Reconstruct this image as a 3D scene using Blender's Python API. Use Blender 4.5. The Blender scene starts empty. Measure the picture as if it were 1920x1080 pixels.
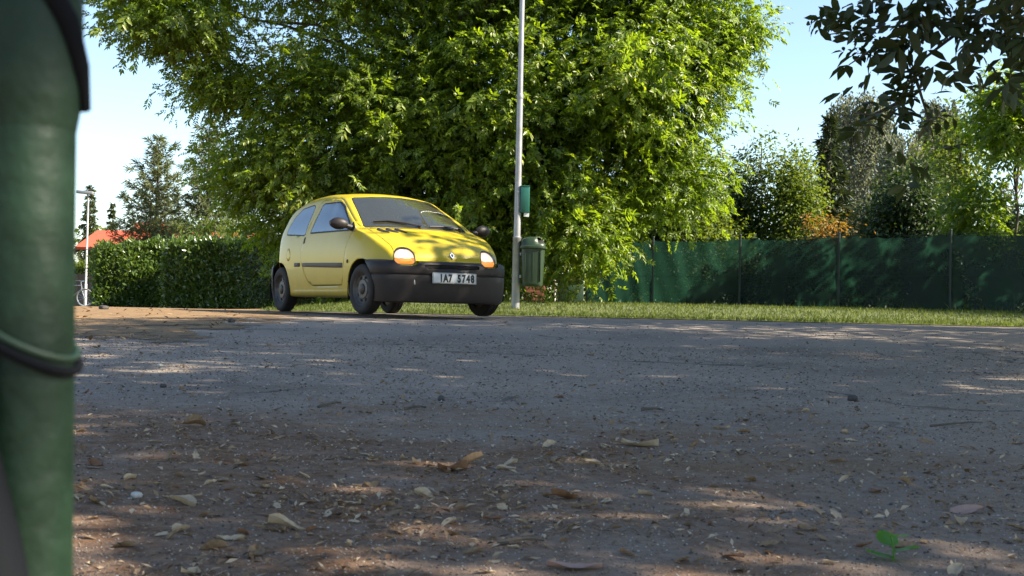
import bpy, bmesh, math, random
import numpy as np
from mathutils import Vector, Matrix
R = math.radians
random.seed(7)
rng = np.random.default_rng(7)
sc = bpy.context.scene
col = sc.collection

# ------------------------------------------------------------------ camera, sky, sun, exposure
EYE = 0.46
cam_d = bpy.data.cameras.new('camera')
cam = bpy.data.objects.new('camera', cam_d)
col.objects.link(cam)
cam_d.sensor_width = 36
cam_d.lens = 45
cam_d.clip_start = 0.05
cam_d.clip_end = 3000
cam.matrix_world = (Matrix.Translation((0, 0, EYE)) @ Matrix.Rotation(R(90 + 1.217), 4, 'X') @ Matrix.Rotation(R(1.25), 4, 'Z'))
cam_d.dof.use_dof = True
cam_d.dof.focus_distance = 15.5
cam_d.dof.aperture_fstop = 17
sc.camera = cam

SUN_AZ, SUN_EL = 102, 37          # azimuth clockwise from +Y
w = bpy.data.worlds.new('World')
sc.world = w
w.use_nodes = True
nt = w.node_tree
bg = nt.nodes['Background']
sky = nt.nodes.new('ShaderNodeTexSky')
sky.sky_type = 'NISHITA'
sky.sun_disc = False
sky.sun_elevation = R(SUN_EL)
sky.sun_rotation = R(SUN_AZ)
sky.air_density = 1.0
sky.dust_density = 0.2
sky.ozone_density = 1.3
nt.links.new(sky.outputs[0], bg.inputs[0])
bg.inputs[1].default_value = 0.084
sun_d = bpy.data.lights.new('sun', 'SUN')
sun_d.energy = 5.0
sun_d.angle = R(0.55)
sun_d.color = (1, 0.9, 0.74)
sun = bpy.data.objects.new('sun', sun_d)
col.objects.link(sun)
S = Vector((math.sin(R(SUN_AZ)) * math.cos(R(SUN_EL)), math.cos(R(SUN_AZ)) * math.cos(R(SUN_EL)), math.sin(R(SUN_EL))))
sun.rotation_euler = S.to_track_quat('Z', 'Y').to_euler()
sun.location = S * 60
vs = sc.view_settings
vs.view_transform = 'Standard'
vs.look = 'None'
vs.gamma = 1
vs.use_curve_mapping = False
vs.exposure = 1.7
cy = sc.cycles
cy.max_bounces = 7
cy.diffuse_bounces = 3
cy.glossy_bounces = 3
cy.transmission_bounces = 5
cy.transparent_max_bounces = 10
cy.use_denoising = True
cy.caustics_reflective = False
cy.caustics_refractive = False

# ------------------------------------------------------------------ helpers
F = 2400.0
CR, SR = math.cos(R(1.25)), math.sin(R(1.25))

def at(px, py, d):
    """a pixel of the photograph and a distance -> a point of the place"""
    u, v = px - 960, py - 591
    return Vector(((u * CR + v * SR) / F * d, d, EYE - (-u * SR + v * CR) / F * d))

def sstep(a, b, x):
    t = np.clip((np.asarray(x, float) - a) / (b - a), 0, 1)
    return t * t * (3 - 2 * t)

def gz(x, y):
    x = np.asarray(x, float); y = np.asarray(y, float)
    a = 0.0302 * np.maximum(y, -1); b = 0.447
    k = 0.10
    h = np.clip(0.5 + 0.5 * (b - a) / k, 0, 1)
    z = b * (1 - h) + a * h - k * h * (1 - h)
    z = z + 0.25 * sstep(17.7, 24, y) * sstep(-5, -1.5, x)
    z = z + 0.006 * np.sin(x * 1.7 + y * .6) * np.sin(y * 1.3 - x * .4) * sstep(1, 3, y) * (1 - sstep(9, 13, y))
    return z

def link(name, me, m=None, parent=None, loc=None):
    o = bpy.data.objects.new(name, me)
    col.objects.link(o)
    if m is not None and me is not None and not me.materials:
        me.materials.append(m)
    if parent is not None:
        o.parent = parent
    if loc is not None:
        o.location = loc
    return o

def build(name, bm, m=None, parent=None, smooth=True, loc=None, angle=40):
    bmesh.ops.recalc_face_normals(bm, faces=bm.faces)
    me = bpy.data.meshes.new(name)
    bm.to_mesh(me)
    bm.free()
    if smooth:
        me.polygons.foreach_set('use_smooth', [True] * len(me.polygons))
        if angle < 179:
            me.set_sharp_from_angle(angle=R(angle))
    return link(name, me, m, parent, loc)

def tag(o, label, cat, group=None):
    o['label'] = label
    o['category'] = cat
    if group:
        o['group'] = group
    return o

def kind(o, k):
    o['kind'] = k
    return o

def thing(name, label, cat, loc=(0, 0, 0), rz=0, group=None):
    o = bpy.data.objects.new(name, None)
    col.objects.link(o)
    o.empty_display_size = .2
    o.location = loc
    o.rotation_euler = (0, 0, rz)
    return tag(o, label, cat, group)

def box(bm, c, s, rot=None, bev=0):
    r = bmesh.ops.create_cube(bm, size=1)
    vv = r['verts']
    M = Matrix.Translation(c) @ (rot.to_4x4() if rot is not None else Matrix.Identity(4)) @ Matrix.Diagonal((s[0], s[1], s[2], 1))
    bmesh.ops.transform(bm, matrix=M, verts=vv)
    if bev:
        ed = set(e for v in vv for e in v.link_edges)
        bmesh.ops.bevel(bm, geom=list(ed), offset=bev, segments=2, affect='EDGES', profile=.5)
    return vv

def tube(bm, pts, rad, n=8, caps=True):
    pts = [Vector(p) for p in pts]
    if not hasattr(rad, '__len__'):
        rad = [rad] * len(pts)
    rings = []
    t0 = (pts[1] - pts[0]).normalized()
    a = t0.orthogonal().normalized()
    for i, p in enumerate(pts):
        t = (pts[min(i + 1, len(pts) - 1)] - pts[max(i - 1, 0)]).normalized()
        a = (a - t * a.dot(t)).normalized()
        b = t.cross(a)
        rings.append([bm.verts.new(p + (a * math.cos(2 * math.pi * k / n) + b * math.sin(2 * math.pi * k / n)) * rad[i]) for k in range(n)])
    for r0, r1 in zip(rings, rings[1:]):
        for k in range(n):
            bm.faces.new((r0[k], r0[(k + 1) % n], r1[(k + 1) % n], r1[k]))
    if caps:
        bm.faces.new(rings[0][::-1])
        bm.faces.new(rings[-1])

def lathe(bm, prof, n=32, axis='Z', c=(0, 0, 0)):
    c = Vector(c)
    rings = []
    for r, h in prof:
        ring = []
        for k in range(n):
            a = 2 * math.pi * k / n
            x, y = r * math.cos(a), r * math.sin(a)
            ring.append(bm.verts.new(c + (Vector((x, y, h)) if axis == 'Z' else Vector((x, h, y)))))
        rings.append(ring)
    for r0, r1 in zip(rings, rings[1:]):
        for k in range(n):
            bm.faces.new((r0[k], r0[(k + 1) % n], r1[(k + 1) % n], r1[k]))
    return rings

def sheet(bm, rows):
    g = [[bm.verts.new(p) for p in r] for r in rows]
    for r0, r1 in zip(g, g[1:]):
        for k in range(len(r0) - 1):
            bm.faces.new((r0[k], r0[k + 1], r1[k + 1], r1[k]))
    return g

def mesh_np(name, V, tris):
    me = bpy.data.meshes.new(name)
    n = len(tris)
    me.vertices.add(len(V))
    me.vertices.foreach_set('co', np.ascontiguousarray(V, dtype=np.float32).ravel())
    me.loops.add(n * 3)
    me.loops.foreach_set('vertex_index', np.ascontiguousarray(tris, dtype=np.int32).ravel())
    me.polygons.add(n)
    me.polygons.foreach_set('loop_start', np.arange(0, n * 3, 3, dtype=np.int32))
    me.polygons.foreach_set('loop_total', np.full(n, 3, dtype=np.int32))
    me.update(calc_edges=True)
    return me

def norm(a):
    return a / np.maximum(np.linalg.norm(a, axis=-1, keepdims=True), 1e-9)

def leaf_geo(b, d, n, L, W, fold=.18, droop=.12):
    """leaf blades: base, direction, normal, length, width -> verts and tris"""
    d = norm(d)
    s = norm(np.cross(d, n))
    n = np.cross(s, d)
    L = np.asarray(L)[:, None]; W = np.asarray(W)[:, None]
    N = len(b)
    V = np.empty((N, 4, 3))
    V[:, 0] = b
    V[:, 1] = b + d * L * .42 + s * W * .5 + n * W * fold
    V[:, 2] = b + d * L - n * L * droop
    V[:, 3] = b + d * L * .42 - s * W * .5 + n * W * fold
    i = np.arange(N)[:, None] * 4
    T = np.concatenate([i + np.array([[0, 1, 2]]), i + np.array([[0, 2, 3]])], 1).reshape(-1, 3)
    return V.reshape(-1, 3), T

# ------------------------------------------------------------------ materials
def mat(name, c, rough=.6, metal=0, spec=.5, var=0, scale=8, bump=0, bscale=40, coat=0, c2=None):
    m = bpy.data.materials.new(name)
    m.use_nodes = True
    t = m.node_tree
    p = t.nodes['Principled BSDF']
    p.inputs['Base Color'].default_value = (*c, 1)
    p.inputs['Roughness'].default_value = rough
    p.inputs['Metallic'].default_value = metal
    p.inputs['Specular IOR Level'].default_value = spec
    p.inputs['Coat Weight'].default_value = coat
    p.inputs['Coat Roughness'].default_value = .04
    tc = t.nodes.new('ShaderNodeTexCoord')
    if var or c2:
        nz = t.nodes.new('ShaderNodeTexNoise')
        nz.inputs['Scale'].default_value = scale
        nz.inputs['Detail'].default_value = 6
        nz.inputs['Roughness'].default_value = .65
        t.links.new(tc.outputs['Object'], nz.inputs['Vector'])
        rp = t.nodes.new('ShaderNodeValToRGB')
        rp.color_ramp.elements[0].position = .33
        rp.color_ramp.elements[1].position = .68
        if c2:
            a, b = c, c2
        else:
            a = tuple(x * (1 - var) for x in c); b = tuple(min(1, x * (1 + var)) for x in c)
        rp.color_ramp.elements[0].color = (*a, 1)
        rp.color_ramp.elements[1].color = (*b, 1)
        t.links.new(nz.outputs[0], rp.inputs[0])
        t.links.new(rp.outputs[0], p.inputs['Base Color'])
    if bump:
        nb = t.nodes.new('ShaderNodeTexNoise')
        nb.inputs['Scale'].default_value = bscale
        nb.inputs['Detail'].default_value = 5
        t.links.new(tc.outputs['Object'], nb.inputs['Vector'])
        bp = t.nodes.new('ShaderNodeBump')
        bp.inputs['Strength'].default_value = bump
        bp.inputs['Distance'].default_value = .01
        t.links.new(nb.outputs[0], bp.inputs['Height'])
        t.links.new(bp.outputs[0], p.inputs['Normal'])
    return m

def leaf_mat(name, c1, c2, tr=.4, tcol=None, rough=.5, spec=.4, c3=None, scale=.55):
    """leaf: its own shade per blade and per branch, light passing through"""
    m = bpy.data.materials.new(name)
    m.use_nodes = True
    t = m.node_tree
    p = t.nodes['Principled BSDF']
    out = t.nodes['Material Output']
    g = t.nodes.new('ShaderNodeNewGeometry')
    nz = t.nodes.new('ShaderNodeTexNoise')
    nz.inputs['Scale'].default_value = scale
    nz.inputs['Detail'].default_value = 2
    tc = t.nodes.new('ShaderNodeTexCoord')
    t.links.new(tc.outputs['Object'], nz.inputs['Vector'])
    mx = t.nodes.new('ShaderNodeMath'); mx.operation = 'MULTIPLY_ADD'
    mx.inputs[1].default_value = .45; mx.inputs[2].default_value = 0
    t.links.new(g.outputs['Random Per Island'], mx.inputs[0])
    ad = t.nodes.new('ShaderNodeMath'); ad.operation = 'MULTIPLY_ADD'
    ad.inputs[1].default_value = .8; 
    t.links.new(nz.outputs[0], ad.inputs[0]); t.links.new(mx.outputs[0], ad.inputs[2])
    rp = t.nodes.new('ShaderNodeValToRGB')
    rp.color_ramp.elements[0].position = .3; rp.color_ramp.elements[0].color = (*c1, 1)
    rp.color_ramp.elements[1].position = .95; rp.color_ramp.elements[1].color = (*c2, 1)
    if c3:
        e = rp.color_ramp.elements.new(.99); e.color = (*c3, 1)
        rp.color_ramp.elements[1].position = .88
    t.links.new(ad.outputs[0], rp.inputs[0])
    t.links.new(rp.outputs[0], p.inputs['Base Color'])
    p.inputs['Roughness'].default_value = rough
    p.inputs['Specular IOR Level'].default_value = spec
    if tr:
        tl = t.nodes.new('ShaderNodeBsdfTranslucent')
        k = t.nodes.new('ShaderNodeMix'); k.data_type = 'RGBA'; k.blend_type = 'MULTIPLY'
        k.inputs[0].default_value = 1
        t.links.new(rp.outputs[0], k.inputs[6])
        k.inputs[7].default_value = (*(tcol or (1.9, 1.9, .7)), 1)
        t.links.new(k.outputs[2], tl.inputs[0])
        ms = t.nodes.new('ShaderNodeMixShader')
        ms.inputs[0].default_value = tr
        t.links.new(p.outputs[0], ms.inputs[1]); t.links.new(tl.outputs[0], ms.inputs[2])
        t.links.new(ms.outputs[0], out.inputs[0])
    return m

def glass_mat(name, tint, ior=1.5, rough=.02):
    m = bpy.data.materials.new(name)
    m.use_nodes = True
    t = m.node_tree
    out = t.nodes['Material Output']
    t.nodes.remove(t.nodes['Principled BSDF'])
    tr = t.nodes.new('ShaderNodeBsdfTransparent'); tr.inputs[0].default_value = (*tint, 1)
    gl = t.nodes.new('ShaderNodeBsdfGlossy'); gl.inputs['Roughness'].default_value = rough
    fr = t.nodes.new('ShaderNodeFresnel'); fr.inputs[0].default_value = ior
    ms = t.nodes.new('ShaderNodeMixShader')
    t.links.new(fr.outputs[0], ms.inputs[0]); t.links.new(tr.outputs[0], ms.inputs[1]); t.links.new(gl.outputs[0], ms.inputs[2])
    t.links.new(ms.outputs[0], out.inputs[0])
    return m

def dusty(m, c, k):
    t = m.node_tree; out = t.nodes['Material Output']
    src = out.inputs[0].links[0].from_socket
    d = t.nodes.new('ShaderNodeBsdfDiffuse'); d.inputs[0].default_value = (*c, 1)
    ms = t.nodes.new('ShaderNodeMixShader'); ms.inputs[0].default_value = k
    t.links.new(src, ms.inputs[1]); t.links.new(d.outputs[0], ms.inputs[2]); t.links.new(ms.outputs[0], out.inputs[0])
    return m

def emit_mat(name, c, s, base=(.35, .32, .3)):
    m = bpy.data.materials.new(name)
    m.use_nodes = True
    p = m.node_tree.nodes['Principled BSDF']
    p.inputs['Base Color'].default_value = (*base, 1)
    p.inputs['Roughness'].default_value = .2
    p.inputs['Emission Color'].default_value = (*c, 1)
    p.inputs['Emission Strength'].default_value = s
    return m

def dirty(m, c, z0, z1):
    # road grime that sits on the lower body (object coordinates: the car's own height)
    t = m.node_tree; p = t.nodes['Principled BSDF']; L = t.links.new
    src = p.inputs['Base Color'].links[0].from_socket
    tc = t.nodes.new('ShaderNodeTexCoord'); sp = t.nodes.new('ShaderNodeSeparateXYZ'); L(tc.outputs['Object'], sp.inputs[0])
    nz = t.nodes.new('ShaderNodeTexNoise'); nz.inputs['Scale'].default_value = 9; nz.inputs['Detail'].default_value = 7; nz.inputs['Roughness'].default_value = .7
    L(tc.outputs['Object'], nz.inputs['Vector'])
    mr = t.nodes.new('ShaderNodeMapRange'); mr.inputs[1].default_value = z1; mr.inputs[2].default_value = z0; mr.inputs[3].default_value = 0; mr.inputs[4].default_value = .75
    L(sp.outputs[2], mr.inputs[0])
    mu = t.nodes.new('ShaderNodeMath'); mu.operation = 'MULTIPLY'; L(mr.outputs[0], mu.inputs[0]); L(nz.outputs[0], mu.inputs[1])
    mx = t.nodes.new('ShaderNodeMix'); mx.data_type = 'RGBA'; L(mu.outputs[0], mx.inputs[0]); L(src, mx.inputs[6]); mx.inputs[7].default_value = (*c, 1)
    L(mx.outputs[2], p.inputs['Base Color'])

M = {}
M['yellow'] = mat('yellow_paint', (.45, .345, .018), .36, 0, .3, var=.04, scale=3, coat=.2)
dirty(M['yellow'], (.10, .075, .05), .18, .52)
M['black_plastic'] = mat('dark_plastic', (.018, .0135, .0125), .5, 0, .35, var=.15, scale=9, bump=.05, bscale=300)
M['rubber'] = mat('rubber', (.012, .010, .009), .8, var=.25, scale=14)
M['seal'] = mat('seal', (.006, .008, .008), .6)
M['dark'] = mat('dark_cavity', (.006, .006, .006), .9)
M['steel_rim'] = mat('steel_rim', (.085, .078, .072), .5, .4, var=.2, scale=12)
M['chrome'] = mat('chrome', (.75, .75, .75), .15, 1)
M['plate_white'] = mat('plate_white', (.62, .62, .60), .45, var=.06, scale=12)
M['plate_ink'] = mat('plate_ink', (.01, .01, .01), .5)
M['blue_band'] = mat('blue_band', (.02, .05, .25), .5)
M['seat_cloth'] = mat('seat_cloth', (.04, .045, .05), .9, var=.2)
M['glass_front'] = glass_mat('windscreen_glass', (.66, .72, .62), 2.8)
dusty(M['glass_front'], (.50, .50, .30), .05)
M['glass_side'] = glass_mat('side_glass', (.5, .54, .54), 4.2)
M['lens'] = glass_mat('lens_glass', (.95, .93, .9), 1.4)
M['lamp_white'] = emit_mat('lamp_white', (1, .72, .58), .42)
M['bulb'] = emit_mat('bulb', (1, .86, .7), 2.5)
M['lamp_amber'] = emit_mat('lamp_amber', (1, .36, .05), .30, (.45, .2, .04))
M['galv'] = mat('galvanised_steel', (.30, .30, .31), .45, .5, var=.18, scale=6, bump=.05, bscale=60)
M['bin_green'] = mat('bin_green', (.017, .036, .015), .42, var=.12, scale=5)
M['teal'] = mat('teal_plastic', (.012, .105, .075), .45, var=.1)
M['white'] = mat('white_paint', (.7, .7, .68), .6, var=.1)
M['lamp_paint'] = mat('weathered_pale_paint', (.42, .41, .39), .6, var=.15)
M['post_green'] = mat('green_post_paint', (.003, .013, .005), .5, 0, .25, var=.35, scale=30, bump=.2, bscale=60, c2=(.012, .032, .016))
M['wire_green'] = mat('green_wire', (.016, .04, .022), .5, var=.2)
M['black_band'] = mat('black_rubber_band', (.006, .007, .009), .75, 0, .08)
M['fence_post'] = mat('fence_post_paint', (.010, .022, .018), .5, var=.2)
M['bark'] = mat('bark', (.10, .08, .06), .9, var=.4, scale=10, bump=.8, bscale=16)
M['bark_pale'] = mat('birch_bark', (.42, .41, .38), .8, c2=(.08, .07, .06), scale=5)
M['brick'] = mat('brick', (.20, .075, .045), .85, var=.3, scale=12, bump=.3)
M['mortar'] = mat('mortar', (.32, .29, .25), .9, var=.2)
M['roof_red'] = mat('red_roof', (.52, .085, .035), .7, var=.15, scale=4)
M['timber'] = mat('dark_timber', (.07, .03, .02), .8, var=.2)
M['timber_shade'] = mat('shade_dark_timber', (.022, .018, .015), .9, var=.3)  # near-black colour stands for the shade at the far left
M['render_wall'] = mat('plaster', (.50, .44, .36), .85, var=.08)
M['pane'] = glass_mat('house_pane', (.1, .12, .13), 1.5)
M['cabinet'] = mat('cabinet_green', (.014, .040, .020), .5, var=.15)
M['leaf_dry'] = leaf_mat('dry_leaf', (.13, .075, .04), (.34, .24, .14), .15, (1.2, 1, .7), .7, .25, scale=7)
M['leaf_pale'] = leaf_mat('pale_dry_leaf', (.32, .24, .15), (.55, .43, .29), .1, (1.2, 1, .7), .7, .25, scale=7)
M['leaf_pink'] = leaf_mat('pinkish_dry_leaf', (.30, .19, .15), (.42, .28, .22), .1, (1.2, 1, .8), .7, .25, scale=7)
M['leaf_red'] = leaf_mat('rust_leaf', (.15, .075, .04), (.25, .135, .07), .15, (1.2, 1, .7), .7, .25, scale=7)
M['sprout'] = leaf_mat('fresh_green_leaf', (.06, .16, .02), (.11, .27, .035), .4, (1.5, 1.8, .6), .4)
M['walnut'] = leaf_mat('walnut_leaf', (.052, .094, .012), (.185, .245, .032), .5, (2.25, 2.3, .42), .40, .55, c3=(.26, .23, .03))
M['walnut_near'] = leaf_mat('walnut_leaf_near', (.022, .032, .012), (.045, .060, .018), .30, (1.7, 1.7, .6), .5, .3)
M['laurel'] = leaf_mat('laurel_leaf', (.05, .095, .02), (.125, .18, .045), .3, (2.0, 2.0, .6), .28, .7)
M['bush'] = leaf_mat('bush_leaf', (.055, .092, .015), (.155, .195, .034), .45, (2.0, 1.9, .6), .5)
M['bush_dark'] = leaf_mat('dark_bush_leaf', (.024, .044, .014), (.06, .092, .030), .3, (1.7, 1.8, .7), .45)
M['maple'] = leaf_mat('maple_leaf', (.08, .095, .03), (.15, .17, .055), .6, (2.9, 2.45, 1.6), .5)
M['spruce'] = leaf_mat('spruce_needle', (.04, .055, .022), (.11, .125, .045), .2, (1.5, 1.5, .7), .6, .3)
M['spruce_dark'] = leaf_mat('dark_spruce_needle', (.020, .034, .012), (.060, .078, .024), .15, (1.5, 1.5, .7), .6, .3)
M['pine'] = leaf_mat('pine_needle', (.11, .13, .075), (.22, .24, .11), .25, (1.4, 1.4, .8), .6, .3)
M['birch'] = leaf_mat('birch_leaf', (.085, .10, .070), (.17, .18, .115), .35, (1.5, 1.5, .8), .6)
M['autumn'] = leaf_mat('autumn_leaf', (.20, .17, .03), (.36, .17, .035), .4, (1.6, 1.3, .6), .6, scale=2)
M['grass'] = leaf_mat('grass_blade', (.060, .090, .018), (.13, .155, .035), .35, (1.8, 1.8, .6), .6, .3, c3=(.24, .21, .09), scale=1.2)

# ------------------------------------------------------------------ ground materials
def ground_mats():
    # asphalt with mud and leaf-mould stains
    m = bpy.data.materials.new('asphalt'); m.use_nodes = True
    t = m.node_tree; p = t.nodes['Principled BSDF']; L = t.links.new
    tc = t.nodes.new('ShaderNodeTexCoord')
    def noise(s, d=5, r=.6, sc3=None):
        n = t.nodes.new('ShaderNodeTexNoise'); n.inputs['Scale'].default_value = s
        n.inputs['Detail'].default_value = d; n.inputs['Roughness'].default_value = r
        if sc3:
            mp = t.nodes.new('ShaderNodeMapping'); mp.inputs['Scale'].default_value = sc3
            L(tc.outputs['Object'], mp.inputs[0]); L(mp.outputs[0], n.inputs['Vector'])
        else:
            L(tc.outputs['Object'], n.inputs['Vector'])
        return n.outputs[0]
    def math_(op, a, b=None, c=None):
        n = t.nodes.new('ShaderNodeMath'); n.operation = op
        for i, v in enumerate((a, b, c)):
            if v is None: continue
            if isinstance(v, (int, float)): n.inputs[i].default_value = v
            else: L(v, n.inputs[i])
        return n.outputs[0]
    def ramp(x, stops):
        n = t.nodes.new('ShaderNodeValToRGB'); L(x, n.inputs[0])
        e = n.color_ramp.elements
        while len(e) < len(stops): e.new(.5)
        for k, (q, c) in zip(e, stops):
            k.position = q; k.color = (*c, 1) if len(c) == 3 else c
        return n.outputs[0]
    def mix(f, a, b):
        n = t.nodes.new('ShaderNodeMix'); n.data_type = 'RGBA'
        L(f, n.inputs[0]); L(a, n.inputs[6]); L(b, n.inputs[7]); return n.outputs[2]
    sep = t.nodes.new('ShaderNodeSeparateXYZ'); L(tc.outputs['Object'], sep.inputs[0])
    X, Y = sep.outputs[0], sep.outputs[1]
    def sm(x, a, b):
        n = t.nodes.new('ShaderNodeMapRange'); n.interpolation_type = 'SMOOTHSTEP'
        L(x, n.inputs[0]); n.inputs[1].default_value = a; n.inputs[2].default_value = b
        return n.outputs[0]
    fine = noise(190, 3, .8); mid = noise(26, 6, .7); big = noise(.9, 4, .55)
    agg = ramp(fine, [(.30, (.26, .212, .172)), (.52, (.335, .278, .226)), (.70, (.41, .352, .295))])
    tone = ramp(mid, [(.25, (.70, .70, .72)), (.75, (1.15, 1.13, 1.1))])
    mu = t.nodes.new('ShaderNodeMix'); mu.data_type = 'RGBA'; mu.blend_type = 'MULTIPLY'; mu.inputs[0].default_value = 1
    L(agg, mu.inputs[6]); L(tone, mu.inputs[7])
    m2 = t.nodes.new('ShaderNodeMix'); m2.data_type = 'RGBA'; m2.blend_type = 'MULTIPLY'; m2.inputs[0].default_value = 1
    L(mu.outputs[2], m2.inputs[6]); L(ramp(big, [(.30, (.74, .74, .75)), (.5, (1, 1, 1)), (.72, (1.14, 1.12, 1.09))]), m2.inputs[7])
    vo = t.nodes.new('ShaderNodeTexVoronoi'); vo.feature = 'DISTANCE_TO_EDGE'; vo.inputs['Scale'].default_value = .55
    wv = t.nodes.new('ShaderNodeVectorMath'); wv.operation = 'MULTIPLY_ADD'; wv.inputs[1].default_value = (.5, .5, .5)
    nzv = t.nodes.new('ShaderNodeTexNoise'); nzv.inputs['Scale'].default_value = 3; nzv.inputs['Detail'].default_value = 5
    L(tc.outputs['Object'], nzv.inputs['Vector']); L(nzv.outputs['Color'], wv.inputs[0]); L(tc.outputs['Object'], wv.inputs[2]); L(wv.outputs[0], vo.inputs['Vector'])
    crack = math_('MULTIPLY', math_('SUBTRACT', 1.0, sm(vo.outputs['Distance'], .004, .016)), sm(noise(.8, 2), .50, .60))
    m3 = t.nodes.new('ShaderNodeMix'); m3.data_type = 'RGBA'; m3.inputs[7].default_value = (.03, .028, .025, 1)
    L(math_('MULTIPLY', crack, .7), m3.inputs[0]); L(m2.outputs[2], m3.inputs[6])
    asp = m3.outputs[2]
    # mud stains near the camera, their edge broken by noise
    nb = noise(1.6, 6, .62, (1, .8, 1)); nb2 = noise(7, 5, .7)
    e = math_('MULTIPLY_ADD', nb, 5.0, -2.5)
    yy = math_('ADD', Y, e)
    near = math_('SUBTRACT', 1.0, sm(yy, 2.9, 5.3))
    lw = math_('SUBTRACT', 1.0, sm(math_('ADD', X, e), -.4, .9))
    patchy = sm(nb2, .36, .62)
    mud_l = math_('MULTIPLY', near, math_('MULTIPLY_ADD', lw, .6, .4))
    mud = math_('MULTIPLY', mud_l, math_('MULTIPLY_ADD', patchy, .4, .6))
    mudc = ramp(noise(38, 5, .75), [(.28, (.066, .034, .018)), (.55, (.22, .122, .068)), (.75, (.36, .22, .13))])
    c = mix(mud, asp, mudc)
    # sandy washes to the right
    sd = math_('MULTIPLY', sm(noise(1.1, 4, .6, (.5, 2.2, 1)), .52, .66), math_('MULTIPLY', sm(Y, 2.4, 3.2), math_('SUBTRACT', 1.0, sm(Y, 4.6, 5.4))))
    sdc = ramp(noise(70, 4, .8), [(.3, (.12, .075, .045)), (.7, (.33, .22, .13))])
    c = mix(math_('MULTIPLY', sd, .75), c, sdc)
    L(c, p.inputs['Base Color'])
    p.inputs['Roughness'].default_value = .82
    p.inputs['Specular IOR Level'].default_value = .06
    bp = t.nodes.new('ShaderNodeBump'); bp.inputs['Strength'].default_value = .9; bp.inputs['Distance'].default_value = .006
    L(math_('MULTIPLY_ADD', mid, .8, fine), bp.inputs['Height']); L(bp.outputs[0], p.inputs['Normal'])
    M['asphalt'] = m
ground_mats()
M['dirt'] = mat('sandy_dirt', (.12, .07, .032), .95, scale=7, c2=(.27, .16, .062), bump=1, bscale=30)
def ragged():
    # the dirt thins out over the asphalt in a broken edge
    t = M['dirt'].node_tree; L = t.links.new; out = t.nodes['Material Output']; p = t.nodes['Principled BSDF']
    tc = t.nodes.new('ShaderNodeTexCoord'); sp = t.nodes.new('ShaderNodeSeparateXYZ'); L(tc.outputs['Object'], sp.inputs[0])
    def m_(op, a, b):
        n = t.nodes.new('ShaderNodeMath'); n.operation = op
        for i, v in enumerate((a, b)):
            if isinstance(v, (int, float)): n.inputs[i].default_value = v
            else: L(v, n.inputs[i])
        return n.outputs[0]
    nz = t.nodes.new('ShaderNodeTexNoise'); nz.inputs['Scale'].default_value = 2.2; nz.inputs['Detail'].default_value = 8; nz.inputs['Roughness'].default_value = .7
    L(tc.outputs['Object'], nz.inputs['Vector'])
    e = m_('MINIMUM', m_('SUBTRACT', -2.0, sp.outputs[0]), m_('SUBTRACT', sp.outputs[1], 8.0))
    v = m_('ADD', m_('MULTIPLY', e, .55), m_('MULTIPLY', m_('SUBTRACT', nz.outputs[0], .5), 3.0))
    mr = t.nodes.new('ShaderNodeMapRange'); mr.inputs[1].default_value = .0; mr.inputs[2].default_value = .35; L(v, mr.inputs[0])
    tr = t.nodes.new('ShaderNodeBsdfTransparent'); ms = t.nodes.new('ShaderNodeMixShader')
    L(mr.outputs[0], ms.inputs[0]); L(tr.outputs[0], ms.inputs[1]); L(p.outputs[0], ms.inputs[2]); L(ms.outputs[0], out.inputs[0])
ragged()
M['soil'] = mat('soil_and_turf', (.055, .06, .022), .95, scale=3, c2=(.12, .10, .05), bump=1, bscale=12)
M['lawn'] = mat('lawn', (.05, .075, .018), .95, scale=5, c2=(.12, .13, .04), bump=1, bscale=40)

# ------------------------------------------------------------------ ground, road, verge
def ground_sheet(name, xs, ys, dz, m, edge=None):
    Xg, Yg = np.meshgrid(xs, ys)
    if edge is not None:
        Xg, Yg = edge(Xg, Yg)
    Z = gz(Xg, Yg) + dz
    V = np.stack([Xg, Yg, Z], -1).reshape(-1, 3)
    nx, ny = len(xs), len(ys)
    i = (np.arange(ny - 1)[:, None] * nx + np.arange(nx - 1)[None]).reshape(-1, 1)
    T = np.concatenate([i + np.array([[0, 1, nx + 1]]), i + np.array([[0, nx + 1, nx]])], 1).reshape(-1, 3)
    me = mesh_np(name, V, T)
    me.polygons.foreach_set('use_smooth', [True] * len(me.polygons))
    return kind(link(name, me, m), 'structure')

xs = np.concatenate([np.linspace(-900, -40, 14)[:-1], np.linspace(-40, 40, 60), np.linspace(40, 900, 14)[1:]])
ys = np.concatenate([np.linspace(-60, -6, 8)[:-1], np.linspace(-6, 60, 110), np.geomspace(60, 1600, 20)[1:]])
ground_sheet('ground', xs, ys, -.012, M['soil'])
ys_r = np.concatenate([np.linspace(-5, 1, 12)[:-1], np.linspace(1, 8, 120), np.linspace(8, 17.55, 50)[1:]])
def road_edge(Xg, Yg):
    f = sstep(16, 17.55, Yg)
    return Xg, Yg + f * (.10 * np.sin(Xg * 1.9) + .06 * np.sin(Xg * 5.3 + 1) - .02 * Xg)
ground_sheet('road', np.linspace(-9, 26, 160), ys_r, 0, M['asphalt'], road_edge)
def dirt_edge(Xg, Yg):
    f = sstep(-3.6, -1.6, Xg)
    return Xg + f * (-.35 + .30 * np.sin(Yg * 1.1) + .18 * np.sin(Yg * 3.1 + 1) + .08 * np.sin(Yg * 9) - .5 * sstep(12, 16, Yg)), Yg + (1 - sstep(7.2, 8.5, Yg)) * .4 * np.sin(Xg * 2.3)
ground_sheet('dirt_shoulder', np.linspace(-30, -1.6, 90), np.linspace(7.3, 31, 90), .006, M['dirt'], dirt_edge)
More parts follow.
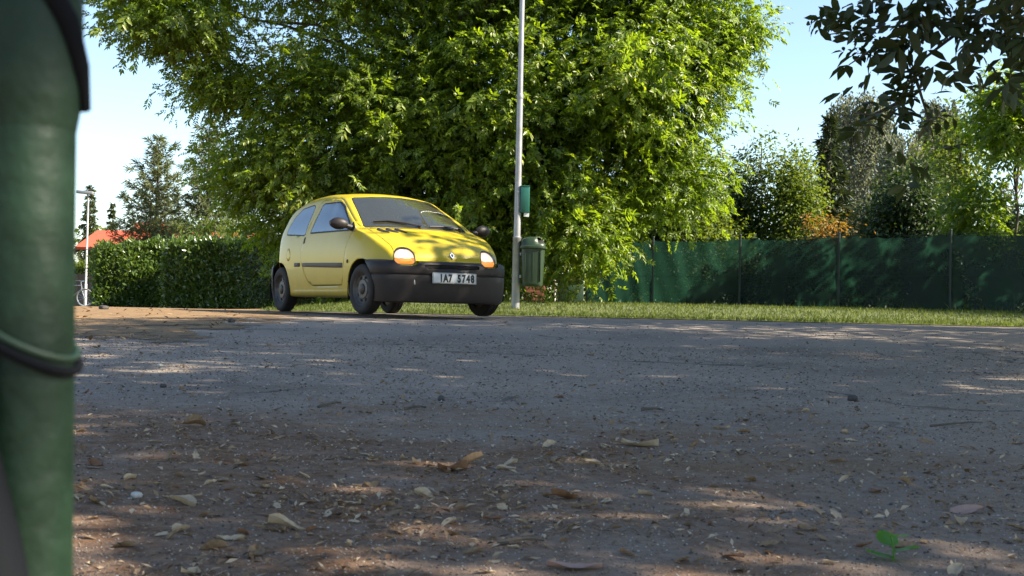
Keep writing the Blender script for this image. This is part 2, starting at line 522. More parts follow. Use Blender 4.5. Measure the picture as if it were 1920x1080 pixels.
ground_sheet('verge', np.linspace(-3.6, 26, 120), np.linspace(17.45, 30.5, 50), .010, M['lawn'],
             lambda X_, Y_: (X_, Y_ + (1 - sstep(17.45, 18.4, Y_)) * (.09 * np.sin(X_ * 2.7) + .05 * np.sin(X_ * 7) - .02 * X_)))

# grass on the verge
def grass(name, n, xr, yr, h, wd, m, mask=None):
    x = rng.uniform(*xr, n); y = yr[0] + (yr[1] - yr[0]) * rng.random(n) ** 1.3
    if mask is not None:
        k = mask(x, y); x, y = x[k], y[k]
    n = len(x)
    b = np.stack([x, y, gz(x, y) + .008], 1)
    d = np.stack([rng.normal(0, .55, n), rng.normal(0, .55, n), np.ones(n)], 1)
    nn = rng.normal(0, 1, (n, 3)); nn[:, 1] -= .5
    H = h * rng.uniform(.5, 1.3, n)
    V, T = leaf_geo(b, d, nn, H, wd * rng.uniform(.7, 1.3, n), 0, .25)
    return kind(link(name, mesh_np(name, V, T), m), 'stuff')
grass('verge_grass', 46000, (-3.5, 12), (17.5, 26), .060, .010, M['grass'],
      lambda x, y: (y > 17.55 - .02 * x + .09 * np.sin(x * 2.7) + .05 * np.sin(x * 7)) & (np.sin(x * 3.3) * np.sin(y * 4.1 + x) + rng.normal(0, .5, len(x)) > -.75))

# ------------------------------------------------------------------ plants
def limb_pts(a, b, sag=0.0, n=5, jit=.08):
    a, b = Vector(a), Vector(b)
    L = (b - a).length
    out = []
    for i in range(n):
        t = i / (n - 1)
        p = a.lerp(b, t)
        if 0 < i < n - 1:
            p += Vector((random.gauss(0, jit), random.gauss(0, jit), random.gauss(0, jit))) * L * .5
        p.z += sag * L * math.sin(math.pi * t)
        out.append(p)
    return out

def sample_lobes(lobes, dens, clump=.5, per=40, shell=.55):
    """lobes: (centre, radii). Leaf origins gathered in clumps spread through each lobe; returns points and outward vectors"""
    P, O, CC = [], [], []
    for c, r in lobes:
        c = np.array(c); r = np.array(r)
        n = max(3, int(dens * (r[0] * r[1] * r[2]) ** (2 / 3)))
        q = norm(rng.normal(size=(n, 3))) * (shell + (1 - shell) * rng.random((n, 1))) ** 1.0
        q *= 1 + rng.normal(0, .10, (n, 1))
        cc = c + q * r
        CC.append(cc)
        k = rng.poisson(per, n)
        idx = np.repeat(np.arange(n), k)
        off = rng.normal(0, 1, (len(idx), 3)) * clump * .5
        off[:, 2] *= .8
        P.append(cc[idx] + off)
        o = norm(q[idx] + off / np.maximum(r, .3) * .8 + rng.normal(0, .25, (len(idx), 3)))
        O.append(o)
    return np.concatenate(P), np.concatenate(O), np.concatenate(CC)

def compound(P, O, L, nl=9, wfac=.42, down=.3):
    """feathered compound leaves (walnut): returns leaflet arrays"""
    n = len(P)
    D = norm(O * np.array([1, 1, .35]) + np.array([0, 0, -down]) + rng.normal(0, .42, (n, 3)))
    up = norm(O * .8 + np.array([0, 0, .7]) + rng.normal(0, .35, (n, 3)))
    Sd = norm(np.cross(D, up)); Nn = np.cross(Sd, D)
    L = L * rng.uniform(.7, 1.25, n)
    B, DD, NN, LL, WW = [], [], [], [], []
    pairs = nl // 2
    for k in range(nl):
        j = k // 2
        if k == nl - 1:
            t, sd = 1.0, 0
        else:
            t, sd = .28 + .68 * j / max(1, pairs - 1) * .95, (1 if k % 2 else -1)
        b = P + D * (L * t)[:, None] * .75 + np.array([0, 0, -.10]) * (L * t * t)[:, None]
        d = norm(D * (.55 if sd else 1) + Sd * sd * .85 + np.array([0, 0, -.25]) + rng.normal(0, .18, (n, 3)))
        B.append(b); DD.append(d); NN.append(norm(Nn + rng.normal(0, .35, (n, 3))))
        ll = L * (.30 + .10 * t) * rng.uniform(.85, 1.15, n)
        LL.append(ll); WW.append(ll * wfac)
    return [np.concatenate(a) for a in (B, DD, NN, LL, WW)]

def make_wood(parent, m, base, top, r0, tips, nsec=6, taper=.35, seg=8):
    """trunk mesh and limbs mesh of one tree"""
    bm = bmesh.new()
    base, top = Vector(base), Vector(top)
    tp = limb_pts(base, top, 0, 7, .03)
    rr = [r0 * (1 - (1 - taper) * i / 6) for i in range(7)]
    rr[0] *= 1.3
    tube(bm, tp, rr, seg)
    o = build('trunk', bm, m, parent)
    if not len(tips):
        return o
    bm = bmesh.new()
    for q in tips:
        q = Vector(q)
        f = min(.98, max(.18, (q.z - base.z) / max(.1, top.z - base.z) * .65))
        s = base.lerp(top, f)
        p = limb_pts(s, q, .08, 5, .07)
        ra = r0 * (.22 + .25 * random.random()) * (1 - .4 * f)
        tube(bm, p, [ra, ra * .75, ra * .5, ra * .3, ra * .12], 5, False)
    build('limbs', bm, m, parent)
    return o

def local(parent, pts):
    return np.asarray(pts) - np.array(parent.location)

def broadleaf(name, label, cat, base, lobes, lm, bark, r0=.12, dens=14, per=40, clump=.5, L=.10, wf=.55, comp=0, top=None, ntips=24, group=None, shell=.5, droop=.3, top_r=.35, part='crown'):
    t = thing(name, label, cat, base, 0, group)
    P, O, CC = sample_lobes([(np.array(c) - np.array(base), r) for c, r in lobes], dens, clump, per, shell)
    gzv = gz(P[:, 0] + base[0], P[:, 1] + base[1]) - base[2]
    keep = P[:, 2] > gzv + .08
    P, O = P[keep], O[keep]
    if comp:
        a = compound(P, O, L, comp)
    else:
        n = len(P)
        d = norm(O * np.array([1, 1, .5]) + rng.normal(0, .6, (n, 3)) + np.array([0, 0, -droop]))
        nn = norm(O * .6 + np.array([0, 0, .6]) + rng.normal(0, .55, (n, 3)))
        ll = L * rng.uniform(.65, 1.3, n)
        a = (P, d, nn, ll, ll * wf)
    V, T = leaf_geo(*a)
    kind(link(part, mesh_np(part, V, T), lm, t), 'stuff')
    if top is None:
        top = CC[CC[:, 2].argmax()] * np.array([.4, .4, .92])
    else:
        top = np.array(top) - np.array(base)
    tips = CC[rng.choice(len(CC), min(ntips, len(CC)), replace=False)]
    make_wood(t, bark, (0, 0, -.05), top, r0, tips)
    return t, P, O

def conifer(name, label, cat, base, h, rad, lm, tiers=26, nb=9, needle=.16, nw=.022, z0=.06, dens=26, droop=.25, upturn=.0, group=None, power=.8, jag=.2):
    t = thing(name, label, cat, base, random.random() * 6, group)
    B, D, N, LL = [], [], [], []
    bm = bmesh.new()
    for i in range(tiers):
        f = i / (tiers - 1)
        z = h * (z0 + (1 - z0) * f)
        rr = rad * (1 - f) ** power + .05 * rad
        k = max(3, int(nb * (1 - .5 * f)))
        a0 = random.random() * 6.28
        for j in range(k):
            a = a0 + 6.283 * j / k + random.gauss(0, .2)
            L = rr * random.uniform(1 - jag * 1.8, 1 + jag)
            if random.random() < .06: L *= .5
            ns = max(8, int(dens * L))
            s = np.sort(rng.random(ns)) ** .8
            ax = np.array([math.cos(a), math.sin(a), 0])
            pz = -droop * L * s + upturn * L * s ** 2 + random.gauss(0, .03) * h * .3
            p = ax * (L * s)[:, None] + np.array([0, 0, z]) + np.array([0, 0, 1]) * pz[:, None]
            p += rng.normal(0, .05 * max(.4, L), (ns, 3)) * np.array([1, 1, .6])
            tx = np.array([-ax[1], ax[0], 0])
            side = rng.choice([-1, 1], ns)[:, None]
            d = norm(ax * .7 + tx * side * .8 * (1.1 - s[:, None]) + rng.normal(0, .35, (ns, 3)) + np.array([0, 0, -.15 + upturn]))
            B.append(p); D.append(d); N.append(norm(rng.normal(0, .5, (ns, 3)) + np.array([0, 0, 1.]))); LL.append(needle * rng.uniform(.7, 1.4, ns))
            if j % 3 == 0:
                e = ax * L * .9
                tube(bm, [(0, 0, z), (e[0] * .5, e[1] * .5, z - droop * L * .45), (e[0], e[1], z - droop * L * .85 + upturn * L * .7)], [.02, .014, .005], 4, False)
    B, D, N, LL = [np.concatenate(a) for a in (B, D, N, LL)]
    # each spray: three blades
    B = np.repeat(B, 3, 0); N = np.repeat(N, 3, 0); LL = np.repeat(LL, 3)
    D = norm(np.repeat(D, 3, 0) + rng.normal(0, .35, (len(B), 3)))
    V, T = leaf_geo(B, D, N, LL, nw / needle * LL, .1, .15)
    kind(link('needles', mesh_np('needles', V, T), lm, t), 'stuff')
    tube(bm, [(0, 0, -.05), (0, 0, h * .5), (0, 0, h)], [h * .018 + .03, h * .01 + .02, .008], 7)
    build('trunk', bm, M['bark'], t)
    return t

def base_at(px, d):
    p = at(px, 590, d)
    return (p.x, d, float(gz(p.x, d)))

def lobe(px, py, d, rx, ry, rd):
    c = at(px, py, d)
    k = d / F
    return (tuple(c), (rx * k, rd, ry * k))

# the large walnut behind the car
wb = base_at(830, 25.2)
wl = [lobe(660, 250, 24.6, 260, 230, 2.2), lobe(930, 220, 24.2, 280, 250, 2.2), lobe(1180, 170, 23.8, 190, 150, 1.9),
      lobe(330, 45, 23.4, 130, 50, 1.3), lobe(1080, 410, 23.6, 110, 110, 1.2), lobe(720, 470, 25.6, 220, 90, 1.4),
      lobe(1330, 90, 23.8, 70, 90, 1.1), lobe(1400, 50, 23.8, 35, 50, .7), lobe(800, -110, 24.6, 480, 190, 3.0), lobe(270, -80, 23.6, 170, 80, 1.6),
      lobe(1180, -70, 24.2, 240, 130, 2.0), lobe(470, 330, 24.8, 40, 90, 1.0), lobe(1120, 450, 23.2, 40, 35, .6), lobe(400, 150, 24.2, 70, 50, .9),
      lobe(1250, 330, 24.2, 110, 80, 1.1), lobe(900, 440, 24.6, 150, 110, 1.2)]
t_wal, P_w, O_w = broadleaf('walnut_tree', 'huge spreading walnut tree whose yellow-green crown hangs behind the yellow car', 'tree', wb, wl, M['walnut'], M['bark'],
                            r0=.26, dens=150, per=13, clump=.5, L=.245, comp=9, top=at(800, 30, 25), ntips=60, shell=.35)
# some of its nearest sprays as single leaves
def spray_meshes(n, L, lm, nl=9, wf=.42):
    out = []
    for i in range(n):
        P0 = np.zeros((1, 3)); O0 = np.array([[0, -1., -.1]])
        b, d, nn, ll, ww = compound(P0, O0, L, nl, wf)
        # finer blades: 6 triangles each
        d = norm(d); s = norm(np.cross(d, nn)); nn = np.cross(s, d)
        V, T = [], []
        for k in range(len(b)):
            i0 = len(V); l_, w_ = ll[k], ww[k]
            for tt, wv in ((0, 0), (.3, .42), (.65, .40), (1, 0)):
                c = b[k] + d[k] * l_ * tt - nn[k] * l_ * .18 * tt * tt
                if wv == 0: V.append(c)
                else: V += [c + s[k] * w_ * wv + nn[k] * w_ * .15, c, c - s[k] * w_ * wv + nn[k] * w_ * .15]
            T += [(i0, i0 + 1, i0 + 2), (i0, i0 + 2, i0 + 3), (i0 + 1, i0 + 4, i0 + 5), (i0 + 1, i0 + 5, i0 + 2), (i0 + 2, i0 + 5, i0 + 6), (i0 + 2, i0 + 6, i0 + 3), (i0 + 4, i0 + 7, i0 + 5), (i0 + 5, i0 + 7, i0 + 6)]
        me = mesh_np('leaf', np.array(V), np.array(T))
        me.materials.append(lm)
        out.append(me)
    return out
def add_leaves(t, P, O, meshes, n, pick):
    idx = np.argsort(pick)[:n]
    for i in idx:
        o = link('leaf', random.choice(meshes), None, t, Vector(P[i]))
        o.rotation_euler = (random.gauss(0, .35), random.gauss(0, .35), math.atan2(O[i][0], -O[i][1]) * .6 + random.gauss(0, .5))
        s = random.uniform(.75, 1.15); o.scale = (s, s, s)
wy = P_w[:, 1] + wb[1]
wx = P_w[:, 0] + wb[0]; wz = P_w[:, 2] + wb[2]
inview = (wz < EYE + 555 / F * wy) & (wx > -.33 * wy) & (wx < .36 * wy)
add_leaves(t_wal, P_w, O_w, spray_meshes(6, .30, M['walnut']), 300, wy + (~inview) * 99 + rng.random(len(wy)) * 1.2)

# tree added behind the walnut to shade the hedge and thicken the background
b = base_at(800, 33)
broadleaf('lime_tree', 'dark leafy tree added behind the walnut crown to fill its gaps and shade the hedge', 'tree', b,
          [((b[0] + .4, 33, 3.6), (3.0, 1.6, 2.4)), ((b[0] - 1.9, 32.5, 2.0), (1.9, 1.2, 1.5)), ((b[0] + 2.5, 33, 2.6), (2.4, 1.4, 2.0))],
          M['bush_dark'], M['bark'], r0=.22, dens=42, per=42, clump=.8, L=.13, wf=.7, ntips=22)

# understorey shrubs right behind the car
for px, d, wpx, hpx, lab in ((520, 27.5, 75, 150, 'low dark shrub between the hedge end and the car rear'),
                             (690, 27, 130, 130, 'broad dark shrub hidden behind the car cabin'),
                             (900, 26.5, 90, 150, 'dark shrub between the car bonnet and the grey pole')):
    b = base_at(px, d)
    k = d / F
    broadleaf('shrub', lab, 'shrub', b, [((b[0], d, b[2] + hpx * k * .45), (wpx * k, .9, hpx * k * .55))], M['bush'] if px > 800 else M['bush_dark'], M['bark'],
              r0=.05, dens=60, per=50, clump=.4, L=.09, wf=.6, ntips=10, group='shrubs under the walnut tree')

# the near walnut at the right edge, hanging into the top right corner
nb_ = (6.2, 8.6, float(gz(6.2, 8.6)))
nl_ = [((6.0, 8.6, 5.7), (2.5, 2.8, 1.8)), ((3.6, 8.2, 4.75), (1.5, 2.2, .9)), ((7.6, 8.0, 5.5), (2.4, 2.8, 2.0)), ((5.6, 6.4, 4.6), (1.7, 1.3, 1.1)), ((8.4, 8.7, 3.6), (1.8, 1.9, 1.2)), ((7.6, 6.2, 3.8), (1.6, 1.4, 1.0))]
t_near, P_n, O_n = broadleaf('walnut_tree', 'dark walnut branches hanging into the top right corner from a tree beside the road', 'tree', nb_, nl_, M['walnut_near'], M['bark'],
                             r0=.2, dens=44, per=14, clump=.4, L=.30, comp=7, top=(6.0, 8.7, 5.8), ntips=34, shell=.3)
hang = [([(1995, -30, 8.4), (1850, 25, 8.2), (1700, 45, 8.1), (1560, 62, 8.0)], 42), ([(1850, 25, 8.2), (1780, 75, 8.1), (1715, 125, 8.2), (1690, 190, 8.3), (1655, 240, 8.4)], 25),
        ([(1715, 125, 8.2), (1738, 200, 8.3), (1755, 265, 8.4)], 7), ([(1995, 20, 8.0), (1910, 50, 7.7), (1850, 80, 7.5)], 19), ([(1700, 45, 8.1), (1640, 90, 8.2), (1595, 120, 8.3)], 14),
        ([(1995, -60, 7.6), (1800, -25, 7.8), (1620, 5, 8.0)], 25), ([(1995, -10, 7.2), (1930, 30, 7.3), (1900, 70, 7.4)], 12), ([(1690, 190, 8.3), (1640, 215, 8.2), (1600, 210, 8.2)], 5)]
bm = bmesh.new()
HP, HO = [], []
for pts, k in hang:
    W_ = [at(*q) for q in pts]
    tube(bm, W_, [.013 - .009 * i / (len(W_) - 1) for i in range(len(W_))], 5, False)
    for i in range(k):
        f = (i + random.random()) / k * (len(W_) - 1)
        j = min(int(f), len(W_) - 2)
        HP.append(W_[j].lerp(W_[j + 1], f - j) + Vector((random.gauss(0, .09), random.gauss(0, .12), random.gauss(0, .08))) - t_near.location)
        HO.append((random.gauss(0, 1), random.gauss(-.2, 1), 0))
tube(bm, [at(1995, -30, 8.4), Vector((4.6, 8.5, 3.6)), Vector((6.0, 8.6, 4.0))], [.014, .03, .05], 6, False)
tw = build('twig', bm, M['bark'], t_near)
tw.location = -t_near.location
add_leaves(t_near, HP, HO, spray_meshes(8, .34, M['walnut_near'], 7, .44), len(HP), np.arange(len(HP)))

# two more roadside trees right of the frame: they keep the road in shade
for (x, y, lob, lab) in ((8.6, 14.2, [((8.4, 13.9, 5.6), (2.9, 2.7, 2.3)), ((6.9, 13.4, 5.4), (1.7, 2.0, 1.5)), ((8.2, 11.4, 3.6), (1.9, 1.7, 1.3)), ((9.0, 13.6, 3.0), (1.8, 1.8, 1.3)), ((6.5, 11.6, 5.4), (1.8, 1.7, 1.0)), ((9.6, 14.4, 5.0), (2.4, 2.4, 2.2))], 'roadside maple at the right beyond the hanging walnut branches'),
                         (14.2, 23.6, [((14.2, 23.6, 5.0), (2.6, 2.8, 2.6)), ((13.2, 25, 3.2), (1.8, 2.0, 1.6)), ((13.4, 21.5, 3.6), (1.6, 1.8, 1.8))], 'unseen maple added right of the frame to shade the green fence'),  # out of view, added to shade the netting and the right grass
                         (6.6, 2.6, [((6.3, 2.6, 4.9), (3.2, 3.1, 2.6)), ((7.3, 5.2, 5.6), (2.4, 2.0, 2.1)), ((4.4, 3.2, 4.2), (2.2, 2.6, 1.4)), ((8.4, 2, 5), (2.6, 2.8, 2.2))], 'roadside maple beside the camera at the right')):
    b = (x, y, float(gz(x, y)))
    broadleaf('shade_maple', lab, 'tree', b, lob, M['maple'], M['bark'], r0=.18, dens=28, per=24, clump=.75, L=.17, wf=.8, ntips=22, shell=.25)

# left background: conifers
def con(name, lab, px, d, top, wpx, lm, **k):
    b = base_at(px, d)
    h = EYE + (590 - (960 - px) * .0218 - top) / F * d - b[2]
    return conifer(name, lab, 'tree', b, h, wpx * d / F, lm, **k)
con('pine_tree', 'grey-green pine with upright candle tips above the hedge', 290, 46, 262, 85, M['pine'], tiers=20, nb=10, needle=.26, nw=.03, dens=34, droop=-.15, upturn=.35, power=.55, jag=.3)
con('pine_tree', 'yellowish pine half hidden by the walnut edge', 385, 44, 225, 85, M['pine'], tiers=22, nb=11, needle=.24, nw=.03, dens=34, droop=.1, upturn=.15, power=.5, jag=.3)
con('spruce_tree', 'tall far spruce behind the left lamp post', 164, 80, 352, 28, M['spruce'], tiers=26, nb=10, needle=.30, nw=.06, dens=16, power=.7)
con('spruce_tree', 'small far spruce between the lamp post and the pine', 207, 88, 384, 20, M['spruce'], tiers=18, nb=9, needle=.30, nw=.07, dens=16, power=.8)
con('spruce_tree', 'far spruce partly hidden by the green post in front', 118, 84, 392, 26, M['spruce'], tiers=18, nb=9, needle=.30, nw=.07, dens=16, power=.8)
b = base_at(390, 40)
broadleaf('juniper_shrub', 'yellow-green shrub looking over the hedge beside the pines', 'shrub', b, [((b[0], 40, 2.0), (1.7, .8, 1.6)), ((b[0] + 1.3, 39.5, 1.7), (1.0, .8, 1.5))], M['bush'], M['bark'], r0=.06, dens=46, per=60, clump=.45, L=.10, wf=.35, ntips=10)

# hedges: boxes of leaves
def hedge(label, a, b_, h0, h1, depth, lm, n, L, wf=.48, name='hedge'):
    a, b_ = Vector((a[0], a[1], 0)), Vector((b_[0], b_[1], 0))
    ln = (b_ - a).length
    ux = (b_ - a) / ln; un = Vector((-ux.y, ux.x, 0))       # un points away from the camera
    t = thing(name, label, 'hedge', (a.x, a.y, float(gz(a.x, a.y))), math.atan2(ux.y, ux.x))
    u = rng.random(n) * ln
    f = rng.random(n)
    hh = (h0 + (h1 - h0) * u / ln) + .05 * np.sin(u * 2.1) + .03 * np.sin(u * 5.7)
    # front face 55 %, top 30 %, ends and back the rest
    v = np.where(f < .58, rng.normal(0, .05, n), rng.random(n) * depth)
    z = np.where(f < .58, rng.random(n) * hh, np.where(f < .88, hh + np.abs(rng.normal(0, .07, n)) * (.4 + (np.sin(u * 9) > .3)) - .04, rng.random(n) * hh))
    e = (f > .88) & (f < .96)
    u = np.where(e, np.where(rng.random(n) < .5, 0, ln) + rng.normal(0, .05, n), u)
    v = np.where(f > .96, depth, v)
    bulge = .06 * np.sin(u * 3.1 + z * 2) + .05 * np.sin(u * 1.3) - .03 * np.cos(z * 6)
    v = v + np.where(f < .58, bulge, 0)
    P = np.stack([u, v, z], 1) + rng.normal(0, .035, (n, 3))
    out = np.stack([np.where(e, np.sign(u - ln / 2), 0), np.where(f < .58, -1., np.where(f > .96, 1., 0)), np.where((f >= .58) & (f < .88), 1., .25)], 1)
    d = norm(out * .55 + rng.normal(0, .55, (n, 3)) + np.array([0, 0, .45]))
    nn = norm(out + rng.normal(0, .65, (n, 3)))
    ll = L * rng.uniform(.7, 1.25, n)
    V, T = leaf_geo(P, d, nn, ll, ll * wf, .12, .1)
    kind(link('foliage', mesh_np('foliage', V, T), lm, t), 'stuff')
    bm = bmesh.new()
    k = int(ln / .5)
    for i in range(k):
        x0 = (i + .5) * ln / k
        hm = h0 + (h1 - h0) * x0 / ln
        for q in range(3):
            p0 = Vector((x0 + random.gauss(0, .06), depth * .5 + random.gauss(0, .1), -.03))
            tube(bm, limb_pts(p0, p0 + Vector((random.gauss(0, .15), random.gauss(0, .12), hm * random.uniform(.6, .9))), 0, 4, .05), [.025, .02, .014, .006], 5, False)
    build('stems', bm, M['bark'], t)
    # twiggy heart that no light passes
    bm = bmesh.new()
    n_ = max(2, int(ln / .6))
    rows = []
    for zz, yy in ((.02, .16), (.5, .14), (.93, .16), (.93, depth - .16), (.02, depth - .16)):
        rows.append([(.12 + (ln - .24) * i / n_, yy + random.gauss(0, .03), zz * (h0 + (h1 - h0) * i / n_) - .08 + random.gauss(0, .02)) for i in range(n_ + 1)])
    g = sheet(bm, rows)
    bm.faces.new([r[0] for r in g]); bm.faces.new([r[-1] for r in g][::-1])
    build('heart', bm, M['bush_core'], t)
    return t
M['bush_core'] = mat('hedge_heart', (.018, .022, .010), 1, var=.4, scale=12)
hA = at(178, 572, 35.6); hB = at(302, 574, 36.3)
hedge('clipped laurel hedge section at the left, its upper corner sunlit', (hA.x + .1, 35.4), (hB.x + .2, 35.9), 1.50, 1.76, 1.0, M['laurel'], 15000, .13)
hC = at(300, 574, 33.9); hD = at(640, 580, 32.6)
hedge('tall clipped laurel hedge running from the sunlit section to behind the car', (hC.x, 34.3), (hD.x, 32.4), 1.64, 1.88, 1.4, M['laurel'], 26000, .13)
hE = at(60, 572, 60); hF = at(186, 573, 60)
hedge('far low hedge with a sunlit top behind the dark shade boards', (hE.x, 60), (hF.x, 60), 1.88, 1.92, 1.0, M['bush'], 7000, .16)
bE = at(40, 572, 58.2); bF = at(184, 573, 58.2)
bf = thing('shade_boards', 'low dark boards put in for the shade behind the bicycle and the slim lamp post', 'fence', (bE.x, 58.2, float(gz(bE.x, 58.2))))  # boards added where the far ground lies in shade, shade put into their colour
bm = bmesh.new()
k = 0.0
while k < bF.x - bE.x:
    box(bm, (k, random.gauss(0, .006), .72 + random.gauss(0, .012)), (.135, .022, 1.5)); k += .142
kind(build('boards', bm, M['timber_shade'], bf, False), 'stuff')
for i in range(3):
    bm = bmesh.new(); box(bm, (.2 + i * 1.6, .07, .72), (.09, .09, 1.56)); build('fence_post', bm, M['timber_shade'], bf, False)
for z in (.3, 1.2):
    bm = bmesh.new(); box(bm, (1.7, .035, z), (3.5, .04, .08)); build('rail', bm, M['timber_shade'], bf, False)

# right background
def bush(name, lab, px, d, top, wpx, lm, cat='shrub', L=.10, wf=.55, dens=90, per=58, clump=.5, lo=None, r0=.07, comp=0, n=5, group=None, dr=1.0, nt=16):
    b = base_at(px, d); k = d / F
    ht = (590 + (px - 960) * .0218 - top) * k + EYE - b[2]
    z0 = 0 if lo is None else (590 + (px - 960) * .0218 - lo) * k + EYE - b[2]
    W = wpx * k
    lobes = []
    for i in range(n):
        a = random.random() * 6.28
        f = (i + .5) / n
        zc = b[2] + z0 + (ht - z0) * (.22 + .62 * f)
        wr = W * (1.0 - .45 * f) * random.uniform(.55, .8)
        lobes.append(((b[0] + math.cos(a) * W * .40 * (1 - .5 * f), d + math.sin(a) * dr * .4, zc), (wr, dr * .7, (ht - z0) * random.uniform(.17, .25))))
    return broadleaf(name, lab, cat, b, lobes, lm, M['bark'], r0=r0, dens=dens, per=per, clump=clump, L=L, wf=wf, comp=comp, ntips=nt, group=group)
bush('shrub', 'yellow-green leafy shrub above the left end of the green fence', 1255, 31.5, 300, 150, M['bush'], L=.12, n=7, dr=1.4)
bush('sapling', 'slender young tree with upright twigs beside the sky gap', 1425, 32.5, 236, 48, M['bush'], 'tree', L=.11, n=8, dens=40, per=26, clump=.35, r0=.04, dr=.6)
bush('shrub', 'bright leafy shrub between the slender tree and the spruce', 1480, 32, 262, 62, M['bush'], L=.11, n=6, dr=.9)
bush('shrub', 'mid green shrub behind the second fence bay', 1375, 33, 300, 72, M['bush_dark'], L=.11, n=6, dr=.9)
con('spruce_tree', 'dark spruce with sunlit tiers rising behind the fence', 1552, 40, 222, 78, M['spruce_dark'], tiers=19, nb=11, needle=.26, nw=.05, dens=32, power=.9)
bush('autumn_shrub', 'small orange and yellow autumn shrub over the fence top', 1555, 29.5, 412, 44, M['autumn'], L=.09, n=4, lo=460, dens=60, dr=.5, r0=.03)
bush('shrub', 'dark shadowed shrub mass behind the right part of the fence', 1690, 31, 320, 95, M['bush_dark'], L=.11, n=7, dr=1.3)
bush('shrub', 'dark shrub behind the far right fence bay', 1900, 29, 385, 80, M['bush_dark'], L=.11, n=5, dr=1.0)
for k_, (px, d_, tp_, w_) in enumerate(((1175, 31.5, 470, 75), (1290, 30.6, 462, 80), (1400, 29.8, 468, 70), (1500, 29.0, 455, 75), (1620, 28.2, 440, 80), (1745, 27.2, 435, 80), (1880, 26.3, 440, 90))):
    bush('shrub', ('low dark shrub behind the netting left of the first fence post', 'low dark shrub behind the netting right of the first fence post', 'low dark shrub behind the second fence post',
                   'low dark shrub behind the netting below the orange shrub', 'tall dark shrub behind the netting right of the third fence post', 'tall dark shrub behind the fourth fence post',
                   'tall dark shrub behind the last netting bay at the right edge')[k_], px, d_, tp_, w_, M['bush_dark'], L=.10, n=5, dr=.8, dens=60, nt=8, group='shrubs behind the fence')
bush('walnut_sapling', 'bright green young walnut with drooping leaves over the fence', 1830, 26.8, 325, 46, M['walnut'], 'tree', L=.36, comp=7, n=6, lo=470, dens=60, per=14, clump=.35, dr=.5, r0=.03)
bush('walnut_sapling', 'sunlit broad leaved tree above the young walnut near the right edge', 1790, 33, 195, 70, M['bush'], 'tree', L=.14, n=6, lo=430, dens=40, per=32, dr=1.0)
bush('lime_tree', 'leafy tree crown on a thin trunk at the right edge', 1900, 27, 130, 85, M['walnut'], 'tree', L=.34, comp=7, n=7, lo=300, dens=60, per=14, clump=.45, dr=1.0, r0=.05)
con('fir_tree', 'hazy distant fir beside the young walnut', 1795, 66, 318, 50, M['pine'], tiers=20, nb=10, needle=.34, nw=.07, dens=16, power=.6)
con('fir_tree', 'distant fir at the right edge behind the thin trunk', 1880, 70, 345, 48, M['pine'], tiers=20, nb=10, needle=.34, nw=.07, dens=16, power=.6)
# far woodland beyond the gardens: one mass
n = 42000
xw = rng.uniform(-30, 62, n); yw = 92 + rng.normal(0, 3, n)
hw = 4.6 + 1.0 * np.sin(xw * .55) + .7 * np.sin(xw * 1.7 + 1) + .4 * np.sin(xw * 4.1)
zw = gz(xw, yw) + hw * rng.random(n) ** .75
Pw = np.stack([xw, yw + .8 * np.sin(zw * 2 + xw), zw], 1)
V, T = leaf_geo(Pw, rng.normal(0, 1, (n, 3)), rng.normal(0, .7, (n, 3)) + np.array([0, -.5, .5]), rng.uniform(.25, .5, n), rng.uniform(.18, .34, n))
kind(link('far_woodland', mesh_np('far_woodland', V, T), M['bush']), 'stuff')
# birch: drooping strings
def birch(lab, px, d, top, wpx, name='birch_tree', n=260, lm=None, lo=560):
    b = base_at(px, d); k = d / F
    h = (590 + (px - 960) * .0218 - top) * k + EYE - b[2]
    t = thing(name, lab, 'tree', b)
    W = wpx * k
    B = []; D = []
    tips = []
    for i in range(n):
        a = random.random() * 6.283; rr = math.sqrt(random.random())
        f = random.random() ** .7
        z = h * (.30 + .68 * f)
        R_ = W * (1 - .75 * max(0, f - .35) ** 1.2) * rr
        o = np.array([math.cos(a) * R_, math.sin(a) * R_, z])
        tips.append(o)
        L = random.uniform(.8, 2.2) * h / 10
        m_ = int(34 * L)
        s = rng.random(m_)
        p = o + np.array([math.cos(a) * .25, math.sin(a) * .25, -1.0]) * (s * L)[:, None] + rng.normal(0, .10, (m_, 3))
        B.append(p); D.append(rng.normal(0, .5, (m_, 3)) + np.array([0, 0, -.9]))
    B = np.concatenate(B); D = np.concatenate(D)
    ll = .15 * d / 55 * rng.uniform(.7, 1.3, len(B))
    V, T = leaf_geo(B, D, rng.normal(0, 1, (len(B), 3)), ll, ll * .6)
    kind(link('crown', mesh_np('crown', V, T), lm or M['birch'], t), 'stuff')
    make_wood(t, M['bark_pale'], (0, 0, -.05), (0, 0, h * .95), .16, [tips[i] for i in range(0, n, 8)], taper=.12)
birch('tall grey-green birch with drooping twigs behind the spruce', 1610, 56, 160, 88, n=420)
birch('far pale poplar showing above the trees at the right', 1755, 82, 172, 48, 'poplar_tree', 240)
birch('grey-green birch in shadow behind the dark shrubs', 1690, 50, 235, 60, n=220)

